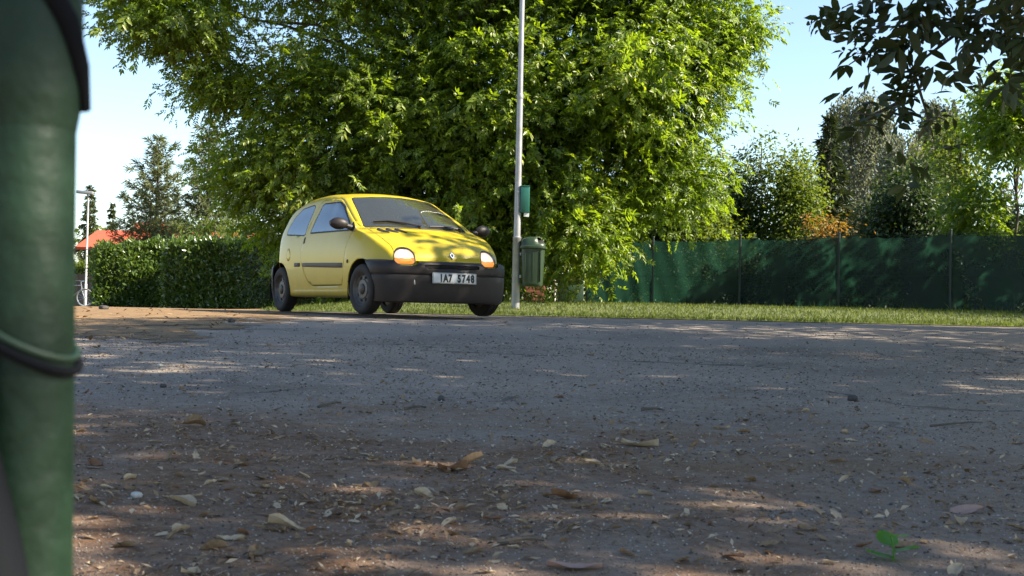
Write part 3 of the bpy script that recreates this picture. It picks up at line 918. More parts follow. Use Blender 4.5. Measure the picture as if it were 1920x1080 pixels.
# ------------------------------------------------------------------ green privacy fence
def screen_mat():
    m = bpy.data.materials.new('green_shade_net'); m.use_nodes = True
    t = m.node_tree; p = t.nodes['Principled BSDF']; out = t.nodes['Material Output']; L = t.links.new
    p.inputs['Base Color'].default_value = (.009, .014, .012, 1); p.inputs['Roughness'].default_value = .7
    tl = t.nodes.new('ShaderNodeBsdfTranslucent'); tl.inputs[0].default_value = (.022, .085, .05, 1)
    tr = t.nodes.new('ShaderNodeBsdfTransparent'); tr.inputs[0].default_value = (.75, .9, .82, 1)
    a = t.nodes.new('ShaderNodeMixShader'); a.inputs[0].default_value = .36
    L(p.outputs[0], a.inputs[1]); L(tl.outputs[0], a.inputs[2])
    nz = t.nodes.new('ShaderNodeTexNoise'); nz.inputs['Scale'].default_value = 1.3; nz.inputs['Detail'].default_value = 5
    tc = t.nodes.new('ShaderNodeTexCoord'); L(tc.outputs['Object'], nz.inputs['Vector'])
    mr = t.nodes.new('ShaderNodeMapRange'); mr.inputs[1].default_value = .3; mr.inputs[2].default_value = .7; mr.inputs[3].default_value = .05; mr.inputs[4].default_value = .24
    L(nz.outputs[0], mr.inputs[0])
    b = t.nodes.new('ShaderNodeMixShader'); L(mr.outputs[0], b.inputs[0]); L(a.outputs[0], b.inputs[1]); L(tr.outputs[0], b.inputs[2])
    L(b.outputs[0], out.inputs[0])
    return m
M['net'] = screen_mat()
fA = at(1090, 575, 30.2); fB = at(2080, 588, 23.0)
fence = thing('garden_fence', 'long wire fence covered with dark green shade netting behind the grass verge', 'fence', (fA.x, fA.y, 0))
fposts = [1100, 1223, 1386, 1571, 1780, 2010]
def fpoint(px):
    # point on the fence line seen at this column
    a, b_ = Vector((fA.x, fA.y)), Vector((fB.x, fB.y))
    k = (px - 960) / F
    s = (k * a.y - a.x) / ((b_.x - a.x) - k * (b_.y - a.y))
    q = a.lerp(b_, s)
    return Vector((q.x, q.y, float(gz(q.x, q.y))))
FP = [fpoint(px) for px in fposts]
FH = 1.52
for i, q in enumerate(FP):
    bm = bmesh.new()
    tube(bm, [(0, 0, -.05), (0, 0, FH * .5), (0, 0, FH + .07)], .025, 10)
    lathe(bm, [(.027, FH + .06), (.03, FH + .075), (.018, FH + .092), (.001, FH + .095)], 10)
    o = build('fence_post', bm, M['fence_post'], fence, loc=q - fence.location - Vector((0, .05, 0)))
fdir = (FP[-1] - FP[0]); fdir.z = 0; fdir.normalize(); fn = Vector((-fdir.y, fdir.x, 0))
if fn.y < 0: fn = -fn
for i in range(len(FP) - 1):
    a, b_ = FP[i], FP[i + 1]
    bm = bmesh.new()
    n = 22
    rows = []
    for j in range(9):
        zz = j / 8
        rows.append([])
        for k in range(n + 1):
            s = k / n
            p = a.lerp(b_, s)
            sag = -.05 * math.sin(math.pi * s) * zz
            wv = .03 * math.sin(s * 17 + i * 2 + zz * 2.5) + .026 * math.sin(s * 31 + zz * 7 + i) + .02 * math.sin(s * 9 - zz * 11)
            rows[-1].append(Vector((p.x, p.y, p.z + .015 + FH * zz * (.985 if k % 4 else 1.0) + sag)) + fn * (.02 + wv * .7) - fence.location)
    sheet(bm, rows)
    build('netting', bm, M['net'], fence, angle=180)
    for zz in (.02, .72, FH + .01):
        bm = bmesh.new()
        tube(bm, [a + Vector((0, -.02, zz)) - fence.location, a.lerp(b_, .5) + Vector((0, -.02, zz - .02)) - fence.location, b_ + Vector((0, -.02, zz)) - fence.location], .004, 5)
        build('tension_wire', bm, M['fence_post'], fence)
# small weeds along the fence foot
grass('fence_weeds', 2600, (2.0, 11), (22.5, 30.5), .22, .014, M['grass'], lambda x, y: np.abs((x - FP[0].x) * fn.x + (y - FP[0].y) * fn.y + .05) < .14)

# ------------------------------------------------------------------ grey pole with litter bin
pb = at(967.5, 578, 20.6); pb.z = float(gz(pb.x, pb.y))
pole = thing('street_lamp', 'tall grey steel lamp pole carrying the green litter bin beside the car', 'lamp pole', pb)
bm = bmesh.new()
lathe(bm, [(.066, -.1), (.066, 1.13), (.070, 1.135), (.070, 1.16), (.056, 1.175), (.050, 3.42)], 20)
build('lower_shaft', bm, M['galv'], pole)
bm = bmesh.new()
lathe(bm, [(.054, 3.40), (.056, 3.42), (.056, 3.46), (.046, 3.48)], 20)
build('joint_ring', bm, M['galv'], pole)
bm = bmesh.new()
lathe(bm, [(.046, 3.44), (.038, 6.6)], 20)
tube(bm, [(0, 0, 6.55), (.05, -.1, 6.75), (.15, -.45, 6.85), (.2, -.7, 6.86)], [.036, .034, .03, .03], 10)
build('upper_shaft', bm, M['galv'], pole)
bm = bmesh.new()
box(bm, (.24, -.95, 6.86), (.22, .6, .12), Matrix.Rotation(.25, 3, 'Z'), .03)
build('luminaire', bm, M['galv'], pole)
# dispenser box strapped to the pole
dp = thing('bag_dispenser', 'flat teal green bag dispenser strapped to the grey pole', 'dispenser', pb + Vector((.115, -.02, 1.55)))
bm = bmesh.new(); box(bm, (0, 0, .215), (.15, .09, .42), None, .012)
build('housing', bm, M['teal'], dp)
bm = bmesh.new(); box(bm, (.0, -.0, .432), (.155, .10, .016), None, .004)
build('lid', bm, M['teal'], dp)
bm = bmesh.new(); box(bm, (.03, -.02, -.028), (.085, .006, .06), Matrix.Rotation(.1, 3, 'Y'))
build('bag_tip', bm, M['white'], dp)
for z in (.10, .34):
    bm = bmesh.new(); lathe(bm, [(.0545, z - .01), (.0575, z - .01), (.0575, z + .01), (.0545, z + .01)], 18, c=(-.115, .02, 0))
    build('strap', M and bm, M['galv'], dp)
# litter bin: rounded D-shaped body that tapers downward, domed hood with opening
bn = thing('litter_bin', 'dark green plastic litter bin hung on the grey pole', 'litter bin', pb + Vector((.262, -.03, .37)))
def dshape(w, d, n=28, sq=3.2):
    out = []
    for k in range(n):
        a = 2 * math.pi * k / n
        c, s = math.cos(a), math.sin(a)
        out.append((w * .5 * math.copysign(abs(c) ** (2 / sq), c), d * .5 * math.copysign(abs(s) ** (2 / sq), s)))
    return out
bm = bmesh.new()
rings = []
for z, w_, d_ in ((0, .30, .24), (.012, .325, .265), (.05, .335, .275), (.35, .365, .30), (.625, .39, .325), (.63, .375, .31), (.60, .365, .30)):
    rings.append([bm.verts.new((x, y, z)) for x, y in dshape(w_, d_)])
for r0, r1 in zip(rings, rings[1:]):
    for k in range(28): bm.faces.new((r0[k], r0[(k + 1) % 28], r1[(k + 1) % 28], r1[k]))
bm.faces.new(rings[0])
build('body', bm, M['bin_green'], bn)
for x_ in (-.12, 0, .12):                     # moulded ribs on the front
    bm = bmesh.new(); box(bm, (x_ * 1.0, -.1435, .33), (.012, .02, .5), Matrix.Rotation(.045, 3, 'X'), .003)
    build('rib', bm, M['bin_green'], bn)
bm = bmesh.new()
rings = []
for z, w_, d_ in ((.60, .425, .36), (.615, .435, .37), (.645, .43, .365), (.655, .40, .34), (.70, .385, .325), (.755, .35, .29), (.79, .27, .22), (.80, .15, .12)):
    rings.append([bm.verts.new((x, y, z)) for x, y in dshape(w_, d_)])
for j, (r0, r1) in enumerate(zip(rings, rings[1:])):
    for k in range(28):
        cx = sum(v.co.x for v in (r0[k], r1[k])) / 2; cyy = sum(v.co.y for v in (r0[k], r1[k])) / 2
        if j in (4, 5) and cx > .06 and cyy < .09:       # slot on the street side
            continue
        bm.faces.new((r0[k], r0[(k + 1) % 28], r1[(k + 1) % 28], r1[k]))
bm.faces.new(rings[-1])
hd = build('hood', bm, M['bin_green'], bn)
sm_ = hd.modifiers.new('thickness', 'SOLIDIFY'); sm_.thickness = .008; sm_.offset = -1
bm = bmesh.new()
rings = []
for z, w_, d_ in ((.66, .36, .30), (.74, .32, .26)):
    rings.append([bm.verts.new((x, y, z)) for x, y in dshape(w_, d_)])
for k in range(28): bm.faces.new((rings[0][k], rings[0][(k + 1) % 28], rings[1][(k + 1) % 28], rings[1][k]))
build('liner', bm, M['dark'], bn)
bm = bmesh.new(); box(bm, (-.215, 0.02, .16), (.06, .06, .05)); box(bm, (-.215, .02, .52), (.06, .06, .05))
build('bracket', bm, M['galv'], bn)

# brick pillar and green cabinet behind the bin
bp_ = at(1003, 576, 26.6); bp_.z = float(gz(bp_.x, bp_.y))
pil = thing('brick_pillar', 'short red brick gate pillar below the litter bin', 'pillar', bp_)
bm = bmesh.new(); box(bm, (0, 0, .30), (.40, .40, .64))
build('mortar_core', bm, M['mortar'], pil)
bm = bmesh.new(); box(bm, (0, 0, .665), (.47, .47, .07), None, .012)
build('capstone', bm, M['mortar'], pil)
brick_me = []
for k in range(4):
    bm = bmesh.new(); box(bm, (0, 0, 0), (.195, .10, .066), None, .005)
    me = bpy.data.meshes.new('brick'); bm.to_mesh(me); bm.free(); me.materials.append(M['brick']); brick_me.append(me)
for row in range(8):
    z = .036 + row * .0765
    for side in range(4):
        for j in range(2):
            off = (-.1025 + j * .205)
            v = Matrix.Rotation(side * math.pi / 2, 3, 'Z') @ Vector((off + (.0 if row % 2 else .0), -.165 - random.uniform(0, .004), z))
            if row % 2 and j == 1: v = Matrix.Rotation(side * math.pi / 2, 3, 'Z') @ Vector((off + .004, -.163, z))
            o = link('brick', random.choice(brick_me), None, pil, v)
            o.rotation_euler = (0, 0, side * math.pi / 2)
cb = at(1070, 576, 27.2); cb.z = float(gz(cb.x, cb.y))
cab = thing('utility_cabinet', 'low dark green metal cabinet half covered by walnut leaves', 'cabinet', cb, .05)
bm = bmesh.new(); box(bm, (0, 0, .25), (.54, .28, .50), None, .01); build('case', bm, M['cabinet'], cab)
bm = bmesh.new(); box(bm, (0, -.147, .26), (.48, .012, .42), None, .004); build('door', bm, M['cabinet'], cab)
bm = bmesh.new(); box(bm, (0, -.01, .517), (.60, .34, .03), None, .008); build('lid', bm, M['cabinet'], cab)
sp = at(1041, 576, 26.9); sp.z = float(gz(sp.x, sp.y))
bm = bmesh.new(); lathe(bm, [(.016, -.05), (.016, .50), (.020, .505), (.012, .53), (.001, .533)], 10)
tag(build('marker_post', bm, M['white'], loc=sp), 'thin pale post standing just left of the green cabinet', 'post')

# ------------------------------------------------------------------ left far lamp, bicycle, stake, house
lp = at(161, 572, 52); lp.z = float(gz(lp.x, lp.y))
lamp = thing('street_lamp', 'distant slim white lamp post with the bicycle at its foot', 'lamp post', lp)
bm = bmesh.new(); lathe(bm, [(.062, -.05), (.058, .9), (.044, .92), (.035, 4.45)], 14); build('shaft', bm, M['lamp_paint'], lamp)
bm = bmesh.new(); tube(bm, [(0, 0, 4.42), (-.02, -.05, 4.56), (-.15, -.12, 4.6)], .035, 8); build('arm', bm, M['galv'], lamp)
bm = bmesh.new(); box(bm, (-.10, -.1, 4.62), (.66, .26, .13), Matrix.Rotation(.06, 3, 'Y'), .03); build('luminaire', bm, M['galv'], lamp)

def bicycle(loc, rz):
    t = thing('bicycle', 'silver bicycle leaning at the foot of the distant lamp post', 'bicycle', loc, rz)
    r = .34
    for x0 in (0, -1.05):
        bm = bmesh.new()
        n = 28
        tube(bm, [(r * math.cos(2 * math.pi * k / n), 0, r * math.sin(2 * math.pi * k / n)) for k in range(n + 1)], .022, 6, False)
        wtyre = build('wheel', bm, M['bike_tyre'], t, loc=(x0, 0, r))
        bm = bmesh.new()
        tube(bm, [((r - .03) * math.cos(2 * math.pi * k / n), 0, (r - .03) * math.sin(2 * math.pi * k / n)) for k in range(n + 1)], .012, 6, False)
        for k in range(14):
            a = 2 * math.pi * k / 14
            tube(bm, [(0, 0, 0), ((r - .03) * math.cos(a), 0, (r - .03) * math.sin(a))], .003, 3, False)
        tube(bm, [(0, -.05, 0), (0, .05, 0)], .025, 8)
        build('rim', bm, M['chrome'], wtyre)
    bm = bmesh.new()
    bb = (-.62, 0, .30); st = (-.74, 0, .80); hd_ = (-.16, 0, .82); hd2 = (-.13, 0, .68)
    for a, c in ((bb, st), (st, hd_), (bb, hd2), (hd_, hd2), (bb, (-1.05, 0, .34)), (st, (-1.05, 0, .34))):
        tube(bm, [a, c], .017, 8)
    build('frame', bm, M['bike_frame'], t)
    bm = bmesh.new(); tube(bm, [(-.13, -.05, .68), (-.06, -.055, .5), (0, -.055, .34)], .012, 6); tube(bm, [(-.13, .05, .68), (-.06, .055, .5), (0, .055, .34)], .012, 6); tube(bm, [(-.13, -.05, .68), (-.13, .05, .68)], .014, 6)
    build('fork', bm, M['chrome'], t)
    bm = bmesh.new(); tube(bm, [(-.16, 0, .8), (-.17, 0, .95)], .013, 6); tube(bm, [(-.28, -.29, 1.0), (-.15, -.22, 1.0), (-.12, 0, .97), (-.15, .22, 1.0), (-.28, .29, 1.0)], .012, 6)
    build('handlebar', bm, M['chrome'], t)
    bm = bmesh.new(); tube(bm, [st, (-.77, 0, .90)], .012, 6); box(bm, (-.79, 0, .92), (.26, .13, .05), None, .02); build('saddle', bm, M['rubber'], t)
    bm = bmesh.new(); lathe(bm, [(.001, -.045), (.085, -.045), (.085, -.04), (.001, -.04)], 18, 'Y', bb); tube(bm, [(-.62, -.06, .30), (-.54, -.06, .16)], .01, 6); box(bm, (-.54, -.10, .155), (.09, .08, .02)); tube(bm, [(-.62, .06, .30), (-.70, .06, .44)], .01, 6); box(bm, (-.70, .10, .445), (.09, .08, .02))
    build('crankset', bm, M['chrome'], t)
M['bike_tyre'] = mat('pale_tyre', (.22, .21, .20), .7)
M['bike_frame'] = mat('bike_paint', (.30, .32, .36), .35, .4)
bk = at(160, 573, 50.5); bk.z = float(gz(bk.x, bk.y))
bicycle(bk, -.12)
stk = at(187, 573, 47); stk.z = float(gz(stk.x, stk.y))
bm = bmesh.new(); box(bm, (0, 0, .09), (.11, .09, .22), Matrix.Rotation(.12, 3, 'Y'), .012); box(bm, (0.005, 0, .205), (.13, .10, .03), Matrix.Rotation(.12, 3, 'Y'), .008)
tag(build('boundary_stone', bm, M['white'], loc=stk), 'small pale boundary stone at the left foot of the hedge', 'stone')

hx0, hx1, hy = -21.0, -13.0, 62.0
hz = float(gz(-18, 62))
house = thing('house', 'distant house with a bright red roof showing over the hedge', 'house', (hx0, hy, hz))
bm = bmesh.new(); box(bm, (4.3, 3.0, 1.4), (7.4, 5.2, 2.8)); build('wall', bm, M['render_wall'], house)
bm = bmesh.new()
for s in (0, 1):
    pts = [(-.1, -.35, 2.72), (8.6, -.35, 2.72), (8.6, 3.0, 3.75), (-.1, 3.0, 3.75)] if s == 0 else [(-.1, 3.0, 3.75), (8.6, 3.0, 3.75), (8.6, 6.3, 2.72), (-.1, 6.3, 2.72)]
    bm.faces.new([bm.verts.new(p) for p in pts])
rf = build('roof', bm, M['roof_red'], house, False)
md = rf.modifiers.new('thickness', 'SOLIDIFY'); md.thickness = .14
bm = bmesh.new()
bm.faces.new([bm.verts.new(p) for p in [(.55, .36, 2.6), (.55, 5.6, 2.6), (.55, 3.0, 3.6)]])
for a, c in (((-.14, -.36, 2.60), (-.14, 3.0, 3.62)), ((-.14, 3.0, 3.62), (-.14, 6.3, 2.60))):
    a, c = Vector(a), Vector(c); dv = c - a
    box(bm, (a + c) / 2, (.06, dv.length, .22), Matrix.Rotation(math.atan2(dv.z, dv.y), 3, 'X'))
build('gable_board', bm, M['timber'], house, False)
bm = bmesh.new()
for pts in ([(1.55, .9, 3.15), (1.9, 2.9, 4.3), (4.2, 2.9, 4.3), (4.2, .9, 3.15)], [(1.9, 2.9, 4.3), (4.2, 2.9, 4.3), (4.2, 4.6, 3.4), (1.55, 4.6, 3.4)]):
    bm.faces.new([bm.verts.new(p) for p in pts])
o = build('dormer_roof', bm, M['roof_red'], house, False)
md = o.modifiers.new('thickness', 'SOLIDIFY'); md.thickness = .1
bm = bmesh.new(); bm.faces.new([bm.verts.new(p) for p in [(1.75, 1.0, 3.1), (2.0, 2.9, 4.2), (1.75, 4.5, 3.1)]]); build('dormer_cheek', bm, M['render_wall'], house, False)
for x_ in (1.6, 4.2, 6.6):
    bm = bmesh.new(); box(bm, (x_, .385, 1.45), (1.1, .05, 1.1)); wn = build('window', bm, M['white'], house, False)
    bm = bmesh.new(); box(bm, (x_, .352, 1.45), (.94, .02, .94)); build('pane', bm, M['pane'], wn, False)
bm = bmesh.new(); box(bm, (6.0, 3.2, 3.9), (.5, .5, .9)); build('chimney', bm, M['brick'], house, False)

# ------------------------------------------------------------------ green post right in front of the lens
gp = Vector((-.2005, .55, 0))
fp_ = thing('fence_post', 'blurred dark green metal post close to the camera at the left edge', 'post', gp)
fp_.rotation_euler = (0, R(-1.2), 0)
bm = bmesh.new(); lathe(bm, [(.0215, -.1), (.0215, .3), (.0215, .9), (.0215, 1.3)], 36); build('tube', bm, M['post_green'], fp_)
bm = bmesh.new()
n = 40
tube(bm, [(.0225 * math.cos(2 * math.pi * k / n), .0225 * math.sin(2 * math.pi * k / n), .450 - .013 * math.cos(2 * math.pi * k / n + .25)) for k in range(n + 1)], .0015, 8, False)
build('tie_wire', bm, M['wire_green'], fp_)
bm = bmesh.new()
tube(bm, [(.0232 * math.cos(2 * math.pi * k / n), .0232 * math.sin(2 * math.pi * k / n), .4455 - .014 * math.cos(2 * math.pi * k / n + .25)) for k in range(n + 1)], .0021, 8, False)
build('rubber_band', bm, M['black_band'], fp_)
# clip with a dark strap near the top
bm = bmesh.new()
lathe(bm, [(.0216, .535), (.0228, .542), (.0240, .553), (.0243, .568), (.0240, .59), (.0235, .64), (.0216, .645)], 36)
build('clamp', bm, M['post_green'], fp_)
bm = bmesh.new()
tube(bm, [(.0245 * math.cos(a), .0245 * math.sin(a), z) for a, z in ((-1.9, .612), (-1.4, .606), (-.9, .596), (-.45, .580), (-.1, .562), (.3, .545))], [.004, .0045, .005, .005, .0045, .003], 10)
build('strap', bm, M['black_band'], fp_)
# black cable hanging down along the left of the post
bm = bmesh.new()
tube(bm, [(-.019, -.030, .475), (-.017, -.031, .445), (-.012, -.033, .41), (-.004, -.034, .365), (0.004, -.034, .32), (.010, -.034, .2)], [.003, .007, .0125, .016, .018, .018], 14)
build('cable_sleeve', bm, M['black_band'], fp_)

# ------------------------------------------------------------------ the yellow car (x forward from the rear axle, y to its left, z up)
def pchip(xk, yk, x):
    xk = np.array(xk, float); yk = np.array(yk, float); x = np.clip(np.asarray(x, float), xk[0], xk[-1])
    hk = np.diff(xk); dk = np.diff(yk) / hk
    m = np.zeros(len(xk)); m[0], m[-1] = dk[0], dk[-1]
    for i in range(1, len(xk) - 1):
        if dk[i - 1] * dk[i] > 0:
            w1, w2 = 2 * hk[i] + hk[i - 1], hk[i] + 2 * hk[i - 1]
            m[i] = (w1 + w2) / (w1 / dk[i - 1] + w2 / dk[i])
    i = np.clip(np.searchsorted(xk, x) - 1, 0, len(hk) - 1)
    t = (x - xk[i]) / hk[i]
    return (yk[i] * (2 * t**3 - 3 * t**2 + 1) + m[i] * hk[i] * (t**3 - 2 * t**2 + t) + yk[i + 1] * (-2 * t**3 + 3 * t**2) + m[i + 1] * hk[i] * (t**3 - t**2))

ZC = ([-.46, -.44, -.38, -.28, -.12, .05, .25, .5, .9, 1.2, 1.46, 1.65, 1.85, 2.05, 2.2, 2.3, 2.45, 2.6, 2.72, 2.80, 2.85, 2.872, 2.88],
      [.70, .82, .93, 1.05, 1.19, 1.29, 1.35, 1.39, 1.405, 1.39, 1.345, 1.255, 1.145, 1.03, .945, .918, .872, .815, .757, .700, .635, .565, .43])
def zc_(x): return pchip(*ZC, x)
LN = {  # line -> (x knots, y, z)
    'sill': ([-.46, -.3, 0, .4, 2.0, 2.5, 2.75, 2.88], [.55, .66, .73, .755, .755, .70, .62, .58], [.30, .22, .20, .185, .185, .2, .22, .25]),
    'low': ([-.46, -.3, 0, .4, 2.0, 2.5, 2.75, 2.88], [.58, .69, .755, .785, .785, .74, .665, .60], [.34, .30, .29, .285, .285, .29, .29, .30]),
    'mid': ([-.46, -.3, 0, .4, 2.0, 2.5, 2.75, 2.85, 2.88], [.60, .715, .785, .802, .805, .775, .715, .66, .62], [.52, .52, .52, .52, .52, .50, .46, .40, .34]),
    'up': ([-.46, -.3, 0, .4, 1.9, 2.3, 2.6, 2.75, 2.85, 2.88], [.60, .715, .785, .803, .803, .785, .74, .69, .635, .60], [.62, .72, .74, .75, .75, .72, .665, .605, .49, .38]),
    'belt': ([-.46, -.3, -.1, .3, 1.7, 2.0, 2.2, 2.45, 2.65, 2.78, 2.85, 2.88], [.58, .685, .745, .768, .765, .75, .735, .715, .685, .65, .625, .60], [.665, .86, .91, .925, .925, .915, .885, .82, .742, .668, .575, .41]),
    'rail': ([-.46, -.38, -.28, -.12, .05, .25, .5, .9, 1.3, 1.5, 1.7, 1.9, 2.08, 2.3, 2.5, 2.7, 2.82, 2.88], [.54, .60, .625, .62, .605, .59, .58, .575, .57, .59, .622, .655, .675, .63, .585, .54, .50, .48], None),
}
def rail_z(x):
    return zc_(x) - pchip([-.46, -.3, 0, .4, 1.3, 1.5, 1.9, 2.1, 2.3, 2.6, 2.88], [.02, .05, .06, .065, .065, .06, .03, .015, .016, .014, .006], x)
xs_c = np.unique(np.round(np.concatenate([np.linspace(-.46, -.30, 10), np.linspace(-.30, 2.6, 84), np.linspace(2.6, 2.84, 16), np.linspace(2.84, 2.88, 8)]), 4))
NS = 6     # points between two lines
def section(x):
    g = lambda k: (float(pchip(LN[k][0], LN[k][1], x)), float(pchip(LN[k][0], LN[k][2], x)))
    zc = float(zc_(x)); sill, low, mid, up, belt = [g(k) for k in ('sill', 'low', 'mid', 'up', 'belt')]
    ry = float(pchip(LN['rail'][0], LN['rail'][1], x)); rz = float(rail_z(x))
    b2 = (belt[0] * .46 + ry * .54 + .013, belt[1] * .46 + rz * .54)
    L = [(0, sill[1] + .01), (sill[0] * .6, sill[1] + .005), sill, low, mid, up, belt, b2, (ry, rz), (ry * .62, zc - (zc - rz) * .30), (ry * .3, zc - (zc - rz) * .07), (0, zc)]
    return L
def hermite(L):
    L = np.array(L); n = len(L); out = []; rows = []
    T = np.zeros_like(L)
    T[1:-1] = (L[2:] - L[:-2]) * .5
    T[0] = L[1] - L[0]; T[-1] = np.array([L[-1][0] - L[-2][0], 0])
    d = np.linalg.norm(np.diff(L, axis=0), axis=1)
    for i in range(n - 1):
        a = T[i].copy(); b = T[i + 1].copy()
        # chord scaling keeps short spans from overshooting
        if 0 < i: a *= 2 * d[i] / (d[i] + d[i - 1])
        if i < n - 2: b *= 2 * d[i] / (d[i] + d[i + 1])
        for k in range(NS):
            t = k / NS
            out.append(L[i] * (2 * t**3 - 3 * t**2 + 1) + a * (t**3 - 2 * t**2 + t) + L[i + 1] * (-2 * t**3 + 3 * t**2) + b * (t**3 - t**2)); rows.append(i)
    out.append(L[-1])
    return np.array(out), rows
LW = [1, 1, 1, 1, 1, 1, 1, .5, 0, 0, 0, 0]     # how much of a line counts as side
def make_shell():
    bm = bmesh.new()
    grid = []
    for x in xs_c:
        pts, rows = hermite(section(x))
        rows = rows + [rows[-1]]
        line = []
        for j, (y, z) in enumerate(pts):
            li = j / NS
            ws = np.interp(li, range(12), LW)
            ks = .085 * float(sstep(2.15, 2.88, x))
            kt = .115 * float(sstep(.9, 1.5, x)) - .045 * float(sstep(2.2, 2.88, x))
            kb = -.10 * float(1 - sstep(-.46, .1, x))
            kk = (ks * ws + kt * (1 - ws)) * min(1.5, (y / .65) ** 2) + kb * (y / .65) ** 2
            line.append(((x - kk, y, z), rows[j]))
        grid.append(line)
    nj = len(grid[0])
    V = []
    for ln in grid:
        a = [bm.verts.new(p) for p, _ in ln]
        b = [v if i in (0, nj - 1) else bm.verts.new((v.co.x, -v.co.y, v.co.z)) for i, v in enumerate(a)]
        V.append((a, b))
    for (a0, b0), (a1, b1) in zip(V, V[1:]):
        for j in range(nj - 1):
            r = grid[0][j][1]
            mi = 0 if r < 2 else (1 if r < 8 else 2)
            for q0, q1, fl in ((a0, a1, 0), (b0, b1, 1)):
                vv = [q0[j], q1[j], q1[j + 1], q0[j + 1]]
                f = bm.faces.new(vv if not fl else vv[::-1]); f.material_index = mi
    for (a, b), fl in ((V[0], 0), (V[-1], 1)):
        f = bm.faces.new(a + b[1:-1][::-1] if not fl else (a + b[1:-1][::-1])[::-1]); f.material_index = 3
    bmesh.ops.recalc_face_normals(bm, faces=bm.faces)
    return bm

def in_poly(x, y, P):
    c = False; j = len(P) - 1
    for i in range(len(P)):
        if (P[i][1] > y) != (P[j][1] > y) and x < (P[j][0] - P[i][0]) * (y - P[i][1]) / (P[j][1] - P[i][1]) + P[i][0]:
            c = not c
        j = i
    return c
def cut(bm, P, ax, sel):
    """score the mesh along a polygon seen along the third axis; returns the faces inside it"""
    u, v = ax
    wax = 3 - u - v
    lo = (min(p[0] for p in P) - .07, min(p[1] for p in P) - .07); hi = (max(p[0] for p in P) + .07, max(p[1] for p in P) + .07)
    def near(f):
        c = f.calc_center_median()
        return lo[0] < c[u] < hi[0] and lo[1] < c[v] < hi[1] and sel(f, c)
    for i in range(len(P)):
        a, b = P[i], P[(i + 1) % len(P)]
        mx, my = min(a[0], b[0]) - .09, min(a[1], b[1]) - .09
        Mx, My = max(a[0], b[0]) + .09, max(a[1], b[1]) + .09
        co = Vector((0, 0, 0)); co[u], co[v] = a
        no = Vector((0, 0, 0)); no[u], no[v] = b[1] - a[1], -(b[0] - a[0])
        fs = []
        for f in bm.faces:
            if near(f):
                c = f.calc_center_median()
                if mx < c[u] < Mx and my < c[v] < My: fs.append(f)
        g = set(fs)
        for f in fs:
            g.update(f.edges); g.update(f.verts)
        bmesh.ops.bisect_plane(bm, geom=list(g), plane_co=co, plane_no=no.normalized(), dist=1e-5)
    return [f for f in bm.faces if near(f) and in_poly(f.calc_center_median()[u], f.calc_center_median()[v], P)]
def take(bm, faces):
    """lift faces out of a mesh into a mesh of their own"""
    bm.faces.index_update()
    idx = set(f.index for f in faces)
    b2 = bm.copy(); b2.faces.ensure_lookup_table()
    bmesh.ops.delete(b2, geom=[f for f in b2.faces if f.index not in idx], context='FACES')
    bmesh.ops.delete(bm, geom=list(faces), context='FACES')
    return b2
def clean(bm):
    bmesh.ops.remove_doubles(bm, verts=bm.verts, dist=.0012)
    bmesh.ops.dissolve_degenerate(bm, edges=bm.edges, dist=.0008)
def rim_off_inset(bm, t):
    """inset the border of an open patch; returns the border ring as its own mesh"""
    clean(bm)
    r = bmesh.ops.inset_region(bm, faces=bm.faces[:], thickness=t, use_boundary=True, use_even_offset=False)
    ring = [f for f in r['faces'] if f.is_valid]
    return take(bm, ring)
def shrink(P, t):
    n = len(P); out = []
    A = sum(P[i][0] * P[(i + 1) % n][1] - P[(i + 1) % n][0] * P[i][1] for i in range(n))
    sg = 1 if A > 0 else -1
    for i in range(n):
        a, b, c = [Vector(P[(i + k) % n]) for k in (-1, 0, 1)]
        d0, d1 = (b - a).normalized(), (c - b).normalized()
        n0, n1 = Vector((-d0.y, d0.x)) * sg, Vector((-d1.y, d1.x)) * sg
        m = (n0 + n1)
        m = m.normalized() * (t / max(.5, m.normalized().dot(n0)))
        out.append((b.x + m.x, b.y + m.y))
    return out
def rim_off(bm, t, P, ax):
    """part the border of a patch, t wide, from the patch; returns the border"""
    clean(bm)
    fs = set(cut(bm, shrink(P, t), ax, lambda f, c: True))
    return take(bm, [f for f in bm.faces if f not in fs])
def by_side(bm, s):
    b2 = bm.copy()
    bmesh.ops.delete(b2, geom=[f for f in b2.faces if f.calc_center_median().y * s < 0], context='FACES')
    return b2
def panel(name, bm, m, parent, th=.008, angle=60, mat_in=None):
    for f in bm.faces: f.material_index = 0
    clean(bm)
    o = build(name, bm, m, parent, angle=angle)
    o.data.update()
    if sum((p.center - Vector((1.15, 0, .62))).dot(p.normal) * p.area for p in o.data.polygons) < 0:
        o.data.flip_normals()
    if th:
        md = o.modifiers.new('thickness', 'SOLIDIFY'); md.thickness = th; md.offset = -1
    return o
def rounded(P, r=.03, n=4):
    out = []
    for i in range(len(P)):
        a, b, c = [Vector((*P[(i + k) % len(P)], 0)) for k in (-1, 0, 1)]
        d0, d1 = (a - b), (c - b)
        q = min(r, d0.length * .45, d1.length * .45)
        p0, p1 = b + d0.normalized() * q, b + d1.normalized() * q
        for k in range(n + 1):
            t = k / n
            p = p0 * (1 - t) ** 2 + b * 2 * t * (1 - t) + p1 * t * t
            out.append((p.x, p.y))
    return out

ca = .5437
hv = Vector((math.sin(ca), -math.cos(ca), -.0044)).normalized(); lv = Vector((math.cos(ca), math.sin(ca), .0038)).normalized()
uv = hv.cross(lv).normalized()
CM = Matrix((hv, lv, uv)).transposed().to_4x4()
CM.translation = (-2.1452, 15.9415, EYE - .0109)
car = thing('parked_car', 'small yellow three-door hatchback with dark bumpers and lit round headlights', 'car')
car.matrix_world = CM

